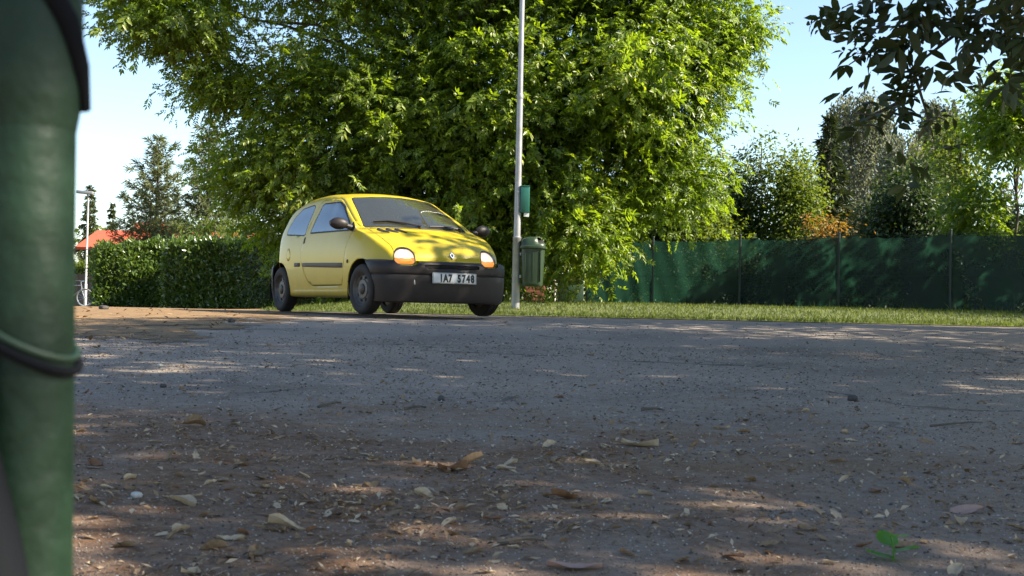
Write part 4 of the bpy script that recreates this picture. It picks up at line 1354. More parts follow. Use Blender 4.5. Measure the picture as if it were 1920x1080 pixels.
shell = make_shell()
from mathutils.bvhtree import BVHTree
bvh = BVHTree.FromBMesh(shell)
def on_top(x, y, off=0):
    p, n, *_ = bvh.ray_cast(Vector((x, y, 2)), Vector((0, 0, -1)))
    return p + n * off, n
def on_front(y, z, off=0):
    p, n, *_ = bvh.ray_cast(Vector((4, y, z)), Vector((-1, 0, 0)))
    return p + n * off, n
def on_side(x, z, s, off=0):
    p, n, *_ = bvh.ray_cast(Vector((x, s * 2, z)), Vector((0, -s, 0)))
    return p + n * off, n
side = lambda f, c: f.material_index in (0, 1) and abs(c.y) > .3
# wheel arches
for xa in (0, 2.347):
    arch = [(xa + .325 * math.cos(a), .272 + .318 * math.sin(a)) for a in [2 * math.pi * k / 28 for k in range(28)]]
    fs = cut(shell, arch, (0, 2), lambda f, c: f.material_index in (0, 1) and abs(c.y) > .40)
    bmesh.ops.delete(shell, geom=fs, context='FACES')
# headlamp openings (y, z)
LAMP = rounded([(.388, .545), (.395, .655), (.435, .705), (.50, .716), (.565, .698), (.608, .645), (.615, .56), (.58, .525), (.43, .522)], .035)
lens = {}
for s in (-1, 1):
    fs = cut(shell, [(s * y, z) for y, z in LAMP][::s], (1, 2), lambda f, c: c.x > 2.35)
    lens[s] = take(shell, fs)
# windscreen and bonnet seen from above
def sym(half): return half + [(x, -y) for x, y in half[::-1] if abs(y) > 1e-6]
WS = sym([(1.478, 0), (1.470, .2), (1.445, .36), (1.41, .455), (1.42, .500), (1.50, .522), (1.75, .572), (1.95, .612), (2.05, .632), (2.085, .62), (2.13, .45), (2.175, .25), (2.195, 0)])
ws = take(shell, cut(shell, WS, (0, 1), lambda f, c: c.z > .6 and f.material_index == 2))
HD = sym([(2.232, 0), (2.215, .22), (2.17, .42), (2.115, .612), (2.13, .625), (2.30, .628), (2.50, .622), (2.60, .612), (2.66, .60), (2.95, .60), (2.99, .3), (2.99, 0)])
hood = take(shell, cut(shell, HD, (0, 1), lambda f, c: c.z > .558 and f.material_index in (1, 2) and f.normal.z > -.2))
# rear window (seen from above, on the slope)
RW = sym([(-.36, 0), (-.34, .4), (-.27, .55), (-.22, .56), (.02, .49), (.05, .3), (.06, 0)])
rw = take(shell, cut(shell, RW, (0, 1), lambda f, c: c.z > .92 and f.material_index == 2))
# side glass and doors
QW = rounded([(.14, .915), (.125, 1.0), (.17, 1.13), (.34, 1.235), (.66, 1.265), (.735, 1.245), (.745, 1.06), (.76, .90), (.73, .885)], .03)
qw = take(shell, cut(shell, QW, (0, 2), side))
DR = rounded([(.70, .66), (.705, .76), (.755, .85), (.80, .92), (.845, 1.255), (.91, 1.308), (1.42, 1.305), (1.56, 1.255), (1.85, 1.085), (2.06, .945), (2.05, .86), (1.99, .71), (1.955, .57), (1.91, .36), (1.87, .305), (1.05, .30), (.90, .345), (.80, .45), (.73, .55)], .03)
liner_src = shell.copy()
dr = take(shell, cut(shell, DR, (0, 2), side))
DW = rounded([(.885, .905), (.905, 1.0), (.925, 1.235), (.975, 1.265), (1.40, 1.262), (1.54, 1.205), (1.80, 1.055), (1.965, .955), (1.96, .897)], .028)
dw = take(dr, cut(dr, DW, (0, 2), side))
fuel = [(.31 + .068 * math.cos(a), .675 + .075 * math.sin(a)) for a in [2 * math.pi * k / 16 for k in range(16)]]
ff = take(shell, cut(shell, fuel, (0, 2), lambda f, c: side(f, c) and c.y < 0))
# dark inner liner behind the shut lines
fs = cut(liner_src, DW, (0, 2), side)
bmesh.ops.delete(liner_src, geom=fs, context='FACES')
clean(liner_src)
bmesh.ops.recalc_face_normals(liner_src, faces=liner_src.faces)
for v, n in [(v, v.normal.copy()) for v in liner_src.verts]:
    v.co -= n * .022
liner = panel('inner_body', liner_src, M['dark'], car, 0)
hb = hood.copy()
for v, n in [(v, v.normal.copy()) for v in hb.verts]: v.co -= n * .03
panel('engine_cover', hb, M['dark'], car, 0)

body = panel('body', shell, M['yellow'], car, .010)
rim_off(hood, .0045, HD, (0, 1)).free()
hood_o = panel('bonnet', hood, M['yellow'], car, .008)
rim_off(ff, .004, fuel, (0, 2)).free()
panel('fuel_flap', ff, M['yellow'], car, .006)
r_ = rim_off(ws, .016, WS, (0, 1))
ws_o = panel('windscreen', ws, M['glass_front'], car, 0, 180)
panel('seal', r_, M['seal'], ws_o, .006)
r_ = rim_off(rw, .02, RW, (0, 1))
rw_o = panel('rear_window', rw, M['glass_side'], car, 0, 180)
panel('seal', r_, M['seal'], rw_o, .006)
rim_q = rim_off(qw, .014, QW, (0, 2))
rim_w = rim_off(dw, .018, DW, (0, 2))
rim_off(dr, .0058, DR, (0, 2)).free()
door_o = {}
for s in (-1, 1):
    o = panel('quarter_window', by_side(qw, s), M['glass_side'], car, 0, 180)
    panel('seal', by_side(rim_q, s), M['seal'], o, .006)
    d_ = panel('door', by_side(dr, s), M['yellow'], car, .010)
    panel('window', by_side(dw, s), M['glass_side'], d_, 0, 180)
    panel('window_seal', by_side(rim_w, s), M['seal'], d_, .006)
    door_o[s] = d_

def strip(x0, x1, z0, z1, s, off, nx=14):
    """a trim strip lying proud of the body side"""
    bm = bmesh.new()
    rows = []
    for k, (f, o_) in enumerate(((0, -.004), (.06, off * .8), (.3, off), (.7, off), (.94, off * .8), (1, -.004))):
        rows.append([on_side(x0 + (x1 - x0) * i / nx, (z0[0] + (z0[1] - z0[0]) * i / nx) * (1 - f) + (z1[0] + (z1[1] - z1[0]) * i / nx) * f, s, o_ if 0 < i < nx else -.004)[0] for i in range(nx + 1)])
    sheet(bm, rows)
    return bm
for s in (-1, 1):
    build('side_moulding', strip(.725, 1.935, (.525, .495), (.575, .552), s, .014), M['black_plastic'], door_o[s])
    build('moulding_end', strip(.49, .69, (.53, .526), (.578, .575), s, .014, 6), M['black_plastic'], car)
    build('indicator_repeater', strip(2.035, 2.06, (.545, .545), (.585, .585), s, .012, 3), M['black_plastic'], car)
    # handle cup at the rear edge of the door
    bm = strip(.745, .80, (.79, .80), (.865, .875), s, .006, 4)
    build('handle', bm, M['black_plastic'], door_o[s])
    # sill lip
    build('sill', strip(.40, 1.99, (.20, .20), (.262, .262), s, .008), M['yellow'], car)

# headlamps
for s in (-1, 1):
    lb = lens[s]
    lb2 = lb.copy(); lb3 = lb.copy()
    ring = rim_off(lb, .009, [(s * y, z) for y, z in LAMP][::s], (1, 2))
    c0 = Vector((2.75, s * .50, .62))
    hl = panel('headlight', ring, M['seal'], car, .02)
    clean(lb)
    for v in lb.verts:
        e = ((abs(v.co.y) - .50) / .115) ** 2 + ((v.co.z - .62) / .095) ** 2
        v.co += Vector((.9, s * .15, .35)) * .022 * max(0, 1 - e)
    panel('lens', lb, M['lens'], hl, 0, 180)
    for b_, z0, z1, nm, mt in ((lb2, .603, 9, 'reflector', M['lamp_white']), (lb3, 0, .603, 'lower_reflector', M['lamp_amber'])):
        bmesh.ops.bisect_plane(b_, geom=b_.verts[:] + b_.edges[:] + b_.faces[:], plane_co=(0, 0, .603), plane_no=(0, 0, 1))
        bmesh.ops.delete(b_, geom=[f for f in b_.faces if not z0 < f.calc_center_median().z < z1], context='FACES')
        clean(b_)
        for v in b_.verts:
            e = ((abs(v.co.y) - .50) / .115) ** 2 + ((v.co.z - .62) / .095) ** 2
            v.co += Vector((-.9, 0, -.35)) * (.012 + .035 * max(0, 1 - e))
            v.co.y = s * .5 + (v.co.y - s * .5) * .93; v.co.z = .62 + (v.co.z - .62) * .95
        panel(nm, b_, mt, hl, 0, 180)
    bm = bmesh.new(); bmesh.ops.create_uvsphere(bm, u_segments=12, v_segments=8, radius=.016); bmesh.ops.translate(bm, verts=bm.verts, vec=(2.762, s * .50, .645))
    build('bulb', bm, M['bulb'], hl)
    bm = bmesh.new(); tube(bm, [(2.745, s * .50 - .09, .588), (2.775, s * .50, .588), (2.745, s * .50 + .09, .588)], .004, 6)
    build('lamp_bar', bm, M['chrome'], hl)

# front bumper swept round the nose
PL = [(2.952, 0), (2.947, .15), (2.934, .30), (2.908, .45), (2.868, .58), (2.80, .69), (2.70, .772), (2.59, .806), (2.46, .815), (2.36, .816)]
def plan(n):
    P = np.array(PL); s_ = np.concatenate([[0], np.cumsum(np.linalg.norm(np.diff(P, axis=0), axis=1))])
    q = np.linspace(0, s_[-1], n)
    return np.stack([pchip(s_, P[:, 0], q), pchip(s_, P[:, 1], q)], 1)
PROF = [(-.11, .135), (-.05, .132), (-.028, .145), (-.016, .19), (-.008, .26), (-.004, .32), (0, .36), (0, .405), (-.003, .418), (-.013, .422), (-.013, .428), (-.003, .432), (.002, .445), (.002, .50), (-.006, .535), (-.022, .556), (-.05, .567), (-.10, .570)]
def bumper(n=44):
    half = plan(n)
    full = np.concatenate([np.stack([half[:0:-1, 0], -half[:0:-1, 1]], 1), half])
    tg = np.gradient(full, axis=0); tg /= np.linalg.norm(tg, axis=1)[:, None]
    nr = np.stack([tg[:, 1], -tg[:, 0]], 1)
    bm = bmesh.new()
    rows = []
    for o_, z in PROF:
        rows.append([(p[0] + q[0] * o_, p[1] + q[1] * o_, z + (.012 * min(1, max(0, (abs(p[1]) - .6) / .2)) if z > .5 else 0)) for p, q in zip(full, nr)])
    sheet(bm, rows)
    for f in bm.faces: f.material_index = 1
    return bm
bb = bumper()
arch = [(2.347 + .325 * math.cos(a), .272 + .318 * math.sin(a)) for a in [2 * math.pi * k / 28 for k in range(28)]]
bmesh.ops.delete(bb, geom=cut(bb, arch, (0, 2), lambda f, c: abs(c.y) > .4), context='FACES')
bmesh.ops.delete(bb, geom=[f for f in bb.faces if f.calc_center_median().x < 2.5 and in_poly(f.calc_center_median().x, f.calc_center_median().z, [(2.0, 0), (2.36, 0), (2.36, .57), (2.0, .57)])], context='FACES')
bmesh.ops.delete(bb, geom=[f for f in bb.faces if f.calc_center_median().x < 2.40], context='FACES')
for s in (-1, 1):
    P = [(s * (.5 + (y - .5) * 1.06), .62 + (z - .62) * 1.05) for y, z in LAMP][::s]
    bmesh.ops.delete(bb, geom=cut(bb, P, (1, 2), lambda f, c: c.x > 2.4), context='FACES')
SLOT = rounded([(-.33, .515), (-.31, .490), (.31, .490), (.33, .515), (.315, .530), (-.315, .530)], .015)
bmesh.ops.delete(bb, geom=cut(bb, SLOT, (1, 2), lambda f, c: c.x > 2.7), context='FACES')
bump_o = panel('front_bumper', bb, M['black_plastic'], car, .006, 35)
bm = bmesh.new()
sheet(bm, [[(float(pchip([0, .15, .30, .45], [2.952, 2.947, 2.934, 2.908], abs(y))) - .018, y, z) for y in np.linspace(-.36, .36, 21)] for z in (.482, .51, .538)])
build('grille_recess', bm, M['dark'], bump_o)
bm = bmesh.new()
for z in (.503, .517): tube(bm, [(float(pchip([0, .15, .30, .45], [2.952, 2.947, 2.934, 2.908], abs(y))) - .010, y, z) for y in np.linspace(-.31, .31, 13)], .0025, 5)
build('grille_bar', bm, M['black_plastic'], bump_o)
bm = bmesh.new(); box(bm, (2.905, -.42, .345), (.012, .035, .05), Matrix.Rotation(.28, 3, 'Z'), .004); build('tow_cover', bm, M['galv'], bump_o)
# rear bumper
bm = bmesh.new()
rows = []
for o_, z in ((-.08, .20), (-.01, .22), (0, .30), (.004, .42), (0, .52), (-.02, .56), (-.07, .57)):
    rows.append([(x - o_ if abs(y) < .6 else x, y + (o_ if y > 0 else -o_) * (abs(y) > .5), z) for x, y in [(-.20, -.80), (-.32, -.775), (-.42, -.70), (-.47, -.58), (-.50, -.3), (-.505, 0), (-.50, .3), (-.47, .58), (-.42, .70), (-.32, .775), (-.20, .80)]])
sheet(bm, rows)
rb = build('rear_bumper', bm, M['black_plastic'], car)
md = rb.modifiers.new('thickness', 'SOLIDIFY'); md.thickness = .006

# number plate


bm = bmesh.new(); box(bm, (0, 0, 0), (.008, .52, .112), None, .003)
plate = build('number_plate', bm, M['plate_white'], car, loc=(2.962, .012, .395))
plate.rotation_euler = (0, R(-4), 0)
bm = bmesh.new()
for y0, z0, sy, sz in ((0, .0505, .508, .003), (0, -.0505, .508, .003), (.2525, 0, .003, .104), (-.2525, 0, .003, .104)):
    box(bm, (.0045, y0, z0), (.001, sy, sz))
build('plate_border', bm, M['plate_ink'], plate, False)
def glyph(ch, y, h=.076, wd=.75):
    cu = bpy.data.curves.new('glyph', 'FONT')
    cu.body = ch; cu.size = h / .70; cu.extrude = .0005; cu.offset = .006; cu.align_x = 'CENTER'
    ob = bpy.data.objects.new('glyph', cu); col.objects.link(ob)
    dg = bpy.context.evaluated_depsgraph_get(); dg.update()
    me = bpy.data.meshes.new_from_object(ob.evaluated_get(dg))
    bpy.data.objects.remove(ob); bpy.data.curves.remove(cu)
    me.materials.clear()
    # font x -> car +y (reads left to right seen from the front), font y -> z
    me.transform(Matrix(((0, 0, 1, 0), (wd, 0, 0, 0), (0, 1, 0, 0), (0, 0, 0, 1))))
    me.name = 'character'
    link('character', me, M['plate_ink'], plate, (.0052, y, -.038))
for ch, y in zip('1A75748', (-.160, -.108, -.054, .052, .106, .160, .213)):
    glyph(ch, y)

# emblem: a hollow upright diamond
p, n = on_front(.03, .632, .006)
bm = bmesh.new()
for ow, oh, iw, ih, x0, x1 in ((.034, .045, .016, .022, 0, .008),):
    A = [(0, oh), (ow, 0), (0, -oh), (-ow, 0)]; B = [(0, ih), (iw, 0), (0, -ih), (-iw, 0)]
    vo0 = [bm.verts.new((x0, y, z)) for y, z in A]; vo1 = [bm.verts.new((x1, y * .86, z * .86)) for y, z in A]
    vi1 = [bm.verts.new((x1, y, z)) for y, z in B]; vi0 = [bm.verts.new((x0, y, z)) for y, z in B]
    for a, b in ((vo0, vo1), (vo1, vi1), (vi1, vi0)):
        for k in range(4): bm.faces.new((a[k], a[(k + 1) % 4], b[(k + 1) % 4], b[k]))
em = build('emblem', bm, M['chrome'], hood_o, False, loc=p)
em.rotation_euler = (0, -math.asin(max(-1, min(1, n.z))), 0)

# three slanted air slots on the bonnet
for y in (-.50, -.405, -.31):
    bm = bmesh.new()
    rows = []
    for i in range(9):
        t = i / 8
        ww = .042 * math.sqrt(max(.02, 1 - (2 * t - 1) ** 2))
        xx = 2.255 + .165 * t
        rows.append([on_top(xx - (y / .65) ** 2 * .10, y - .03 + .06 * t + q * ww, .004 + (.012 * (1 - q * q) * (1 - t) if abs(q) < 1 else -.003))[0] for q in (-1, -.5, 0, .5, 1)])
    sheet(bm, rows)
    build('air_slot', bm, M['dark'], hood_o)
# cowl and wipers
bm = bmesh.new()
rows = []
for q in range(4):
    rows.append([on_top(2.20 + .034 * q / 3 - (y / .62) ** 2 * .108, y, .003 if 0 < q < 3 else -.006)[0] for y in np.linspace(-.585, .585, 25)])
sheet(bm, rows)
build('cowl', bm, M['black_plastic'], car)
for pts in ([(2.165, -.02), (2.10, -.16), (2.04, -.34), (2.02, -.50)], [(2.09, .52), (2.09, .42), (2.12, .26), (2.15, .12)]):
    bm = bmesh.new()
    P = [on_top(x, y, .018)[0] for x, y in pts]
    tube(bm, P, [.012, .010, .008, .006], 6)
    tube(bm, [on_top(pts[1][0] + .02, pts[1][1] + .02, .008)[0]] + [on_top(x, y, .008)[0] for x, y in pts[2:]], .006, 5)
    tube(bm, [on_top(pts[0][0] + .02, pts[0][1], 0)[0], on_top(pts[0][0] + .02, pts[0][1], .035)[0]], .016, 8)
    build('wiper', bm, M['black_plastic'], car)

# mirrors
for s in (-1, 1):
    bm = bmesh.new()
    rings = []
    for i in range(9):
        t = i / 8
        k = math.sin(math.pi * (.06 + .90 * t)) ** .5
        rings.append([bm.verts.new((2.005 + .055 * k * math.cos(2 * math.pi * j / 16) - .03 * t, s * (.80 + .19 * t), .968 + .066 * k * math.sin(2 * math.pi * j / 16) + .005 * t)) for j in range(16)])
    for r0, r1 in zip(rings, rings[1:]):
        for j in range(16): bm.faces.new((r0[j], r0[(j + 1) % 16], r1[(j + 1) % 16], r1[j]))
    bm.faces.new(rings[0]); bm.faces.new(rings[-1])
    mo = build('mirror', bm, M['black_plastic'], car)
    bm = bmesh.new()
    tri = [(1.93, .905), (2.09, .885), (2.07, .925), (1.955, .995)]
    a_ = [bm.verts.new(on_side(x, z, s, -.006)[0]) for x, z in tri]; b_ = [bm.verts.new(on_side(x, z, s, .014)[0]) for x, z in tri]
    bm.faces.new(a_); bm.faces.new(b_)
    for k in range(4): bm.faces.new((a_[k], a_[(k + 1) % 4], b_[(k + 1) % 4], b_[k]))
    tube(bm, [(2.01, s * .75, .935), (2.0, s * .83, .955)], [.03, .028], 8)
    build('mirror_foot', bm, M['black_plastic'], mo)
    bm = bmesh.new()
    lathe(bm, [(.055, 0), (.001, .001)], 16, 'Z')
    g_ = build('mirror_glass', bm, M['chrome'], mo, loc=(1.925, s * .89, .97)); g_.rotation_euler = (0, R(-90), 0)

# wheels
bm = bmesh.new(); box(bm, (0, 0, 0), (.026, .008, .034), None, .003)
SLOT_ME = bpy.data.meshes.new('rim_slot'); bm.to_mesh(SLOT_ME); bm.free(); SLOT_ME.materials.append(M['dark'])
def wheel(x, s, steer=0):
    bm = bmesh.new()
    lathe(bm, [(.03, -.05), (.10, -.045), (.105, -.035), (.145, -.028), (.160, -.040), (.168, -.062), (.174, -.068), (.176, -.055), (.17, .05), (.12, .06), (.03, .06)], 40, 'Y')
    wo = build('wheel', bm, M['steel_rim'], car, loc=(x, s * .715, .267), angle=30)
    bm = bmesh.new()
    lathe(bm, [(.172, -.060), (.178, -.068), (.20, -.076), (.235, -.076), (.255, -.066), (.2655, -.052), (.267, -.046), (.262, -.044), (.262, -.040), (.267, -.038), (.267, -.004), (.262, -.002), (.262, .002), (.267, .004), (.267, .046), (.255, .066), (.22, .076), (.17, .07)], 44, 'Y')
    build('tyre', bm, M['rubber'], wo, angle=30)
    bm = bmesh.new()
    lathe(bm, [(.001, -.066), (.035, -.064), (.055, -.056), (.060, -.044), (.06, -.03)], 24, 'Y')
    build('hub_cap', bm, M['black_plastic'], wo)
    for k in range(8):
        a = 2 * math.pi * k / 8
        o = link('rim_slot', SLOT_ME, None, wo, (.124 * math.cos(a), -.0345, .124 * math.sin(a)))
        o.rotation_euler = (0, -a, 0)
    wo.rotation_euler = (0, random.random() * 3, math.pi * (s > 0) + steer)
    # inner arch
    bm = bmesh.new()
    rows = []
    for y_, r_ in ((.79, .325), (.74, .33), (.46, .33)):
        rows.append([(x + r_ * math.cos(a), s * y_, .272 + r_ * .985 * math.sin(a)) for a in np.linspace(-.35, math.pi + .35, 22)])
    g = sheet(bm, rows)
    bm.faces.new(g[-1])
    build('wheel_arch', bm, M['dark'], car)
for x_, st_ in ((0, 0), (2.347, .06)):
    for s in (-1, 1):
        wheel(x_, s, st_)
# underside and exhaust
bm = bmesh.new(); box(bm, (1.1, 0, .20), (1.7, 1.2, .04)); box(bm, (2.45, 0, .19), (.6, 1.0, .05)); box(bm, (-.15, 0, .26), (.4, 1.0, .04))
build('underbody', bm, M['dark'], car, False)
# cabin
bm = bmesh.new(); box(bm, (.95, 0, .42), (2.1, 1.3, .05)); build('cabin_floor', bm, M['seat_cloth'], car, False)
bm = bmesh.new()
rows = []
for x0, z0 in ((1.55, .62), (1.58, .78), (1.64, .845), (1.72, .865), (2.10, .88)):
    rows.append([(x0 - (y / .65) ** 2 * .04, y, z0 + .05 * math.exp(-(y / .22) ** 2) * (1.5 < x0 < 1.7)) for y in np.linspace(-.64, .64, 15)])
sheet(bm, rows)
build('dashboard', bm, M['black_plastic'], car)
for y0 in (-.34, .34):
    bm = bmesh.new()
    box(bm, (.98, y0, .56), (.50, .46, .16), None, .05)
    box(bm, (.70, y0, .86), (.15, .44, .62), Matrix.Rotation(-.28, 3, 'Y'), .06)
    so = build('seat', bm, M['seat_cloth'], car)
    bm = bmesh.new(); box(bm, (.56, y0, 1.20), (.09, .24, .15), Matrix.Rotation(-.2, 3, 'Y'), .04); tube(bm, [(.60, y0 - .06, 1.05), (.57, y0 - .06, 1.18)], .008, 6); tube(bm, [(.60, y0 + .06, 1.05), (.57, y0 + .06, 1.18)], .008, 6)
    build('headrest', bm, M['seat_cloth'], so)
bm = bmesh.new(); box(bm, (.12, 0, .58), (.45, 1.15, .16), None, .05); box(bm, (-.10, 0, .82), (.14, 1.15, .46), Matrix.Rotation(-.25, 3, 'Y'), .05)
build('rear_bench', bm, M['seat_cloth'], car)
bm = bmesh.new()
Ms = Matrix.Translation((1.47, .34, .86)) @ Matrix.Rotation(R(-62), 4, 'Y')
tube(bm, [Ms @ Vector((.18 * math.cos(a), .18 * math.sin(a), 0)) for a in np.linspace(0, 2 * math.pi, 25)], .014, 7, False)
for a in (0, 2.2, -2.2): tube(bm, [Ms @ Vector((0, 0, -.02)), Ms @ Vector((.18 * math.cos(a + 3.14), .18 * math.sin(a + 3.14), 0))], .012, 5)
tube(bm, [Ms @ Vector((0, 0, -.02)), (1.65, .34, .76)], .025, 6)
build('steering_wheel', bm, M['black_plastic'], car)
bm = bmesh.new(); box(bm, (1.55, 0, 1.245), (.02, .2, .06), None, .008); tube(bm, [(1.55, 0, 1.27), (1.53, 0, 1.31)], .008, 5)
build('inside_mirror', bm, M['black_plastic'], car)

# ------------------------------------------------------------------ loose things on the ground
def leaf_curl(L, wd, curl, twist, wob, lobes=0, seed=0):
    """a dry leaf: blade of 2 x 8 cells with curled edges and a stalk"""
    rr = random.Random(seed)
    bm = bmesh.new()
    n = 8; rows = []
    for i in range(n + 1):
        t = i / n
        wv = wd * .5 * (math.sin(math.pi * t ** .8) ** .75 if 0 < t < 1 else .03) * (1 + (lobes * .35 * math.sin(t * 19 + seed)))
        row = []
        for q in (-1, -.5, 0, .5, 1):
            z = curl * wd * q * q * (1 + .5 * math.sin(t * 5 + seed)) + .10 * L * math.sin(t * 3 + seed) * wob + rr.gauss(0, .006) * L
            row.append((L * (t - .5), q * wv * (1 - .25 * abs(curl) * abs(q)) + twist * L * math.sin(t * 3) * .12, z))
        rows.append(row)
    zm = min(p[2] for r in rows for p in r)
    rows = [[(p[0], p[1], p[2] - zm + .001) for p in r] for r in rows]
    sheet(bm, rows)
    p0 = rows[0][2]
    tube(bm, [(p0[0] + .01 * L, p0[1], p0[2]), (p0[0] - .12 * L, p0[1] + .02 * L, p0[2] + .02 * L), (p0[0] - .25 * L, p0[1] + .06 * L, max(.002, p0[2] - .01))], .012 * L, 4)
    return bm
leaf_me = []
for i in range(10):
    bm = leaf_curl(1, random.uniform(.38, .62), random.uniform(-.05, .38), random.uniform(-1, 1), random.uniform(-.3, .4), i % 3 * .5, i)
    bmesh.ops.recalc_face_normals(bm, faces=bm.faces)
    me = bpy.data.meshes.new('fallen_leaf'); bm.to_mesh(me); bm.free()
    me.polygons.foreach_set('use_smooth', [True] * len(me.polygons))
    leaf_me.append(me)
var_me = []
for me in leaf_me:
    for mt, wgt in (('leaf_dry', 3), ('leaf_pale', 3), ('leaf_red', 1)):
        m2 = me.copy(); m2.materials.append(M[mt]); var_me += [m2] * wgt
def on_ground(px, py):
    """where the sight line through a pixel meets the ground"""
    d = 1.2
    while d < 17:
        q = at(px, py, d)
        if q.z <= float(gz(q.x, q.y)): break
        d *= 1.004
    return Vector((q.x, q.y, float(gz(q.x, q.y))))
def lay(px, py, L, me, label, group=None, rz=None, tilt=.28, name='fallen_leaf', cat='leaf'):
    q = on_ground(px, py)
    o = link(name, me, None, None, q + Vector((0, 0, .0015)))
    o.scale = (L, L, L)
    o.rotation_euler = (random.gauss(0, tilt), random.gauss(0, tilt), random.random() * 6.28 if rz is None else rz)
    return tag(o, label, cat, group)
def mk(bm, m):
    bmesh.ops.recalc_face_normals(bm, faces=bm.faces)
    me = bpy.data.meshes.new('fallen_leaf'); bm.to_mesh(me); bm.free(); me.materials.append(M[m]); me.polygons.foreach_set('use_smooth', [True] * len(me.polygons)); return me
lay(1078, 1068, .088, mk(leaf_curl(1, .45, 0.17, .2, 0.23, 0, 21), 'leaf_pink'), 'large pinkish dry leaf cut by the bottom edge of the photo', rz=.1, tilt=.04)
lay(850, 884, .075, mk(leaf_curl(1, .6, 0.35, .6, 0.41, .4, 22), 'leaf_red'), 'rust brown curled leaf, nearest of the curled pair in the middle', rz=.4)
lay(880, 872, .085, mk(leaf_curl(1, .5, 0.25, -.6, 0.27, .2, 23), 'leaf_dry'), 'tan curled leaf touching the rust brown curled leaf from behind', rz=-.2)
lay(366, 800, .066, mk(leaf_curl(1, .55, 0.45, .8, 0.54, .2, 24), 'leaf_dry'), 'upright tan leaf alone on the grey asphalt at the left', rz=.3)
lay(345, 945, .07, mk(leaf_curl(1, .5, 0.30, .4, 0.36, .2, 25), 'leaf_pale'), 'pale curled leaf lying in the dark mud patch', rz=2.6)
lay(540, 995, .072, mk(leaf_curl(1, .4, 0.40, .9, 0.45, .1, 26), 'leaf_pale'), 'bow shaped pale leaf below the dark mud patch', rz=.2)
lay(1060, 935, .07, mk(leaf_curl(1, .55, 0.25, -.4, 0.32, .4, 27), 'leaf_red'), 'reddish brown leaf standing slightly up near the bottom middle', rz=.6)
lay(1200, 838, .11, mk(leaf_curl(1, .5, 0.25, .5, 0.27, .5, 28), 'leaf_pale'), 'crumpled pale leaf on the grey asphalt right of the middle', rz=-.5)
lay(1810, 960, .075, mk(leaf_curl(1, .6, 0.10, .3, 0.18, .2, 29), 'leaf_pink'), 'flat pinkish leaf near the right edge above the green sprout', rz=.2)
lay(1790, 1072, .05, mk(leaf_curl(1, .45, 0.20, .3, 0.23, 0, 30), 'leaf_pale'), 'pale leaf at the bottom edge right of the green sprout', rz=.9)
lay(1905, 1015, .03, mk(leaf_curl(1, .6, 0.30, .3, 0.23, 0, 31), 'leaf_pale'), 'small pale folded leaf at the right edge near the bottom', rz=.9)
# further loose leaves: nothing tells them apart
cnt = 0
grp = 'dry leaves scattered over the road'
lab = 'dry curled leaf among many lying scattered on the road'
while cnt < 280:
    py = 625 + 450 * random.random() ** 1.0
    px = random.uniform(150, 1920)
    dens = .16 + .84 * math.exp(-((py - 940) / 110) ** 2) * (1.0 if px < 1050 else .45)
    if random.random() > dens: continue
    L = .018 + .034 * random.random() ** 1.6
    lay(px, py, L, random.choice(var_me), lab, grp)
    cnt += 1
# twigs
def twig(px0, py0, px1, py1, r, label):
    a, b_ = on_ground(px0, py0), on_ground(px1, py1)
    bm = bmesh.new()
    n = 6
    P = []
    for i in range(n):
        t = i / (n - 1); p = a.lerp(b_, t); p.z = float(gz(p.x, p.y)) + r + .004 * math.sin(t * 3.1)
        P.append(p + Vector((random.gauss(0, .004), random.gauss(0, .008), 0)) - a)
    tube(bm, P, [r * (1 - .5 * i / n) for i in range(n)], 6)
    tag(build('twig', bm, M['bark'], loc=a), label, 'twig', 'twigs on the road')
twig(600, 766, 640, 757, .005, 'short dark twig on the asphalt left of the middle')
twig(1745, 802, 1838, 794, .004, 'long thin twig on the asphalt at the right')
twig(1200, 771, 1245, 772, .006, 'dark twig on the grey asphalt right of the middle')
twig(760, 768, 800, 766, .005, 'dark twig right of the short twig in mid road')
twig(930, 1022, 1020, 1016, .005, 'twig lying in the litter at the bottom middle')
# dark lumps and pebbles one can pick out
def lump(px, py, r, m, label, name='pebble', grp='pebbles on the road'):
    q = on_ground(px, py)
    bm = bmesh.new()
    bmesh.ops.create_icosphere(bm, subdivisions=2, radius=r)
    for v in bm.verts:
        v.co *= 1 + .22 * math.sin(v.co.x / r * 3 + px) * math.cos(v.co.y / r * 2.3 + py) + random.gauss(0, .05); v.co.z *= .7
    tag(build(name, bm, m, loc=q + Vector((0, 0, r * .45))), label, 'stone', grp)
M['stone'] = mat('dark_stone', (.055, .05, .045), .85, var=.3, scale=60, bump=.4)
M['stone_pale'] = mat('pale_stone', (.42, .40, .36), .8, var=.2, scale=60)
lump(435, 605, .035, M['stone'], 'dark clod at the edge of the dirt shoulder')
lump(196, 581, .05, M['stone'], 'dark clod on the sunlit dirt near the bicycle')
lump(828, 751, .016, M['stone'], 'small dark stone in the middle of the road')
lump(1598, 752, .02, M['stone'], 'dark stone on the right half of the road')
lump(308, 727, .013, M['stone'], 'dark stone beside the pale streak at the left')
lump(259, 932, .011, M['stone_pale'], 'small pale stone in the mud at the lower left')
lump(302, 688, .014, M['stone_pale'], 'pale stone above the pale streak at the left')
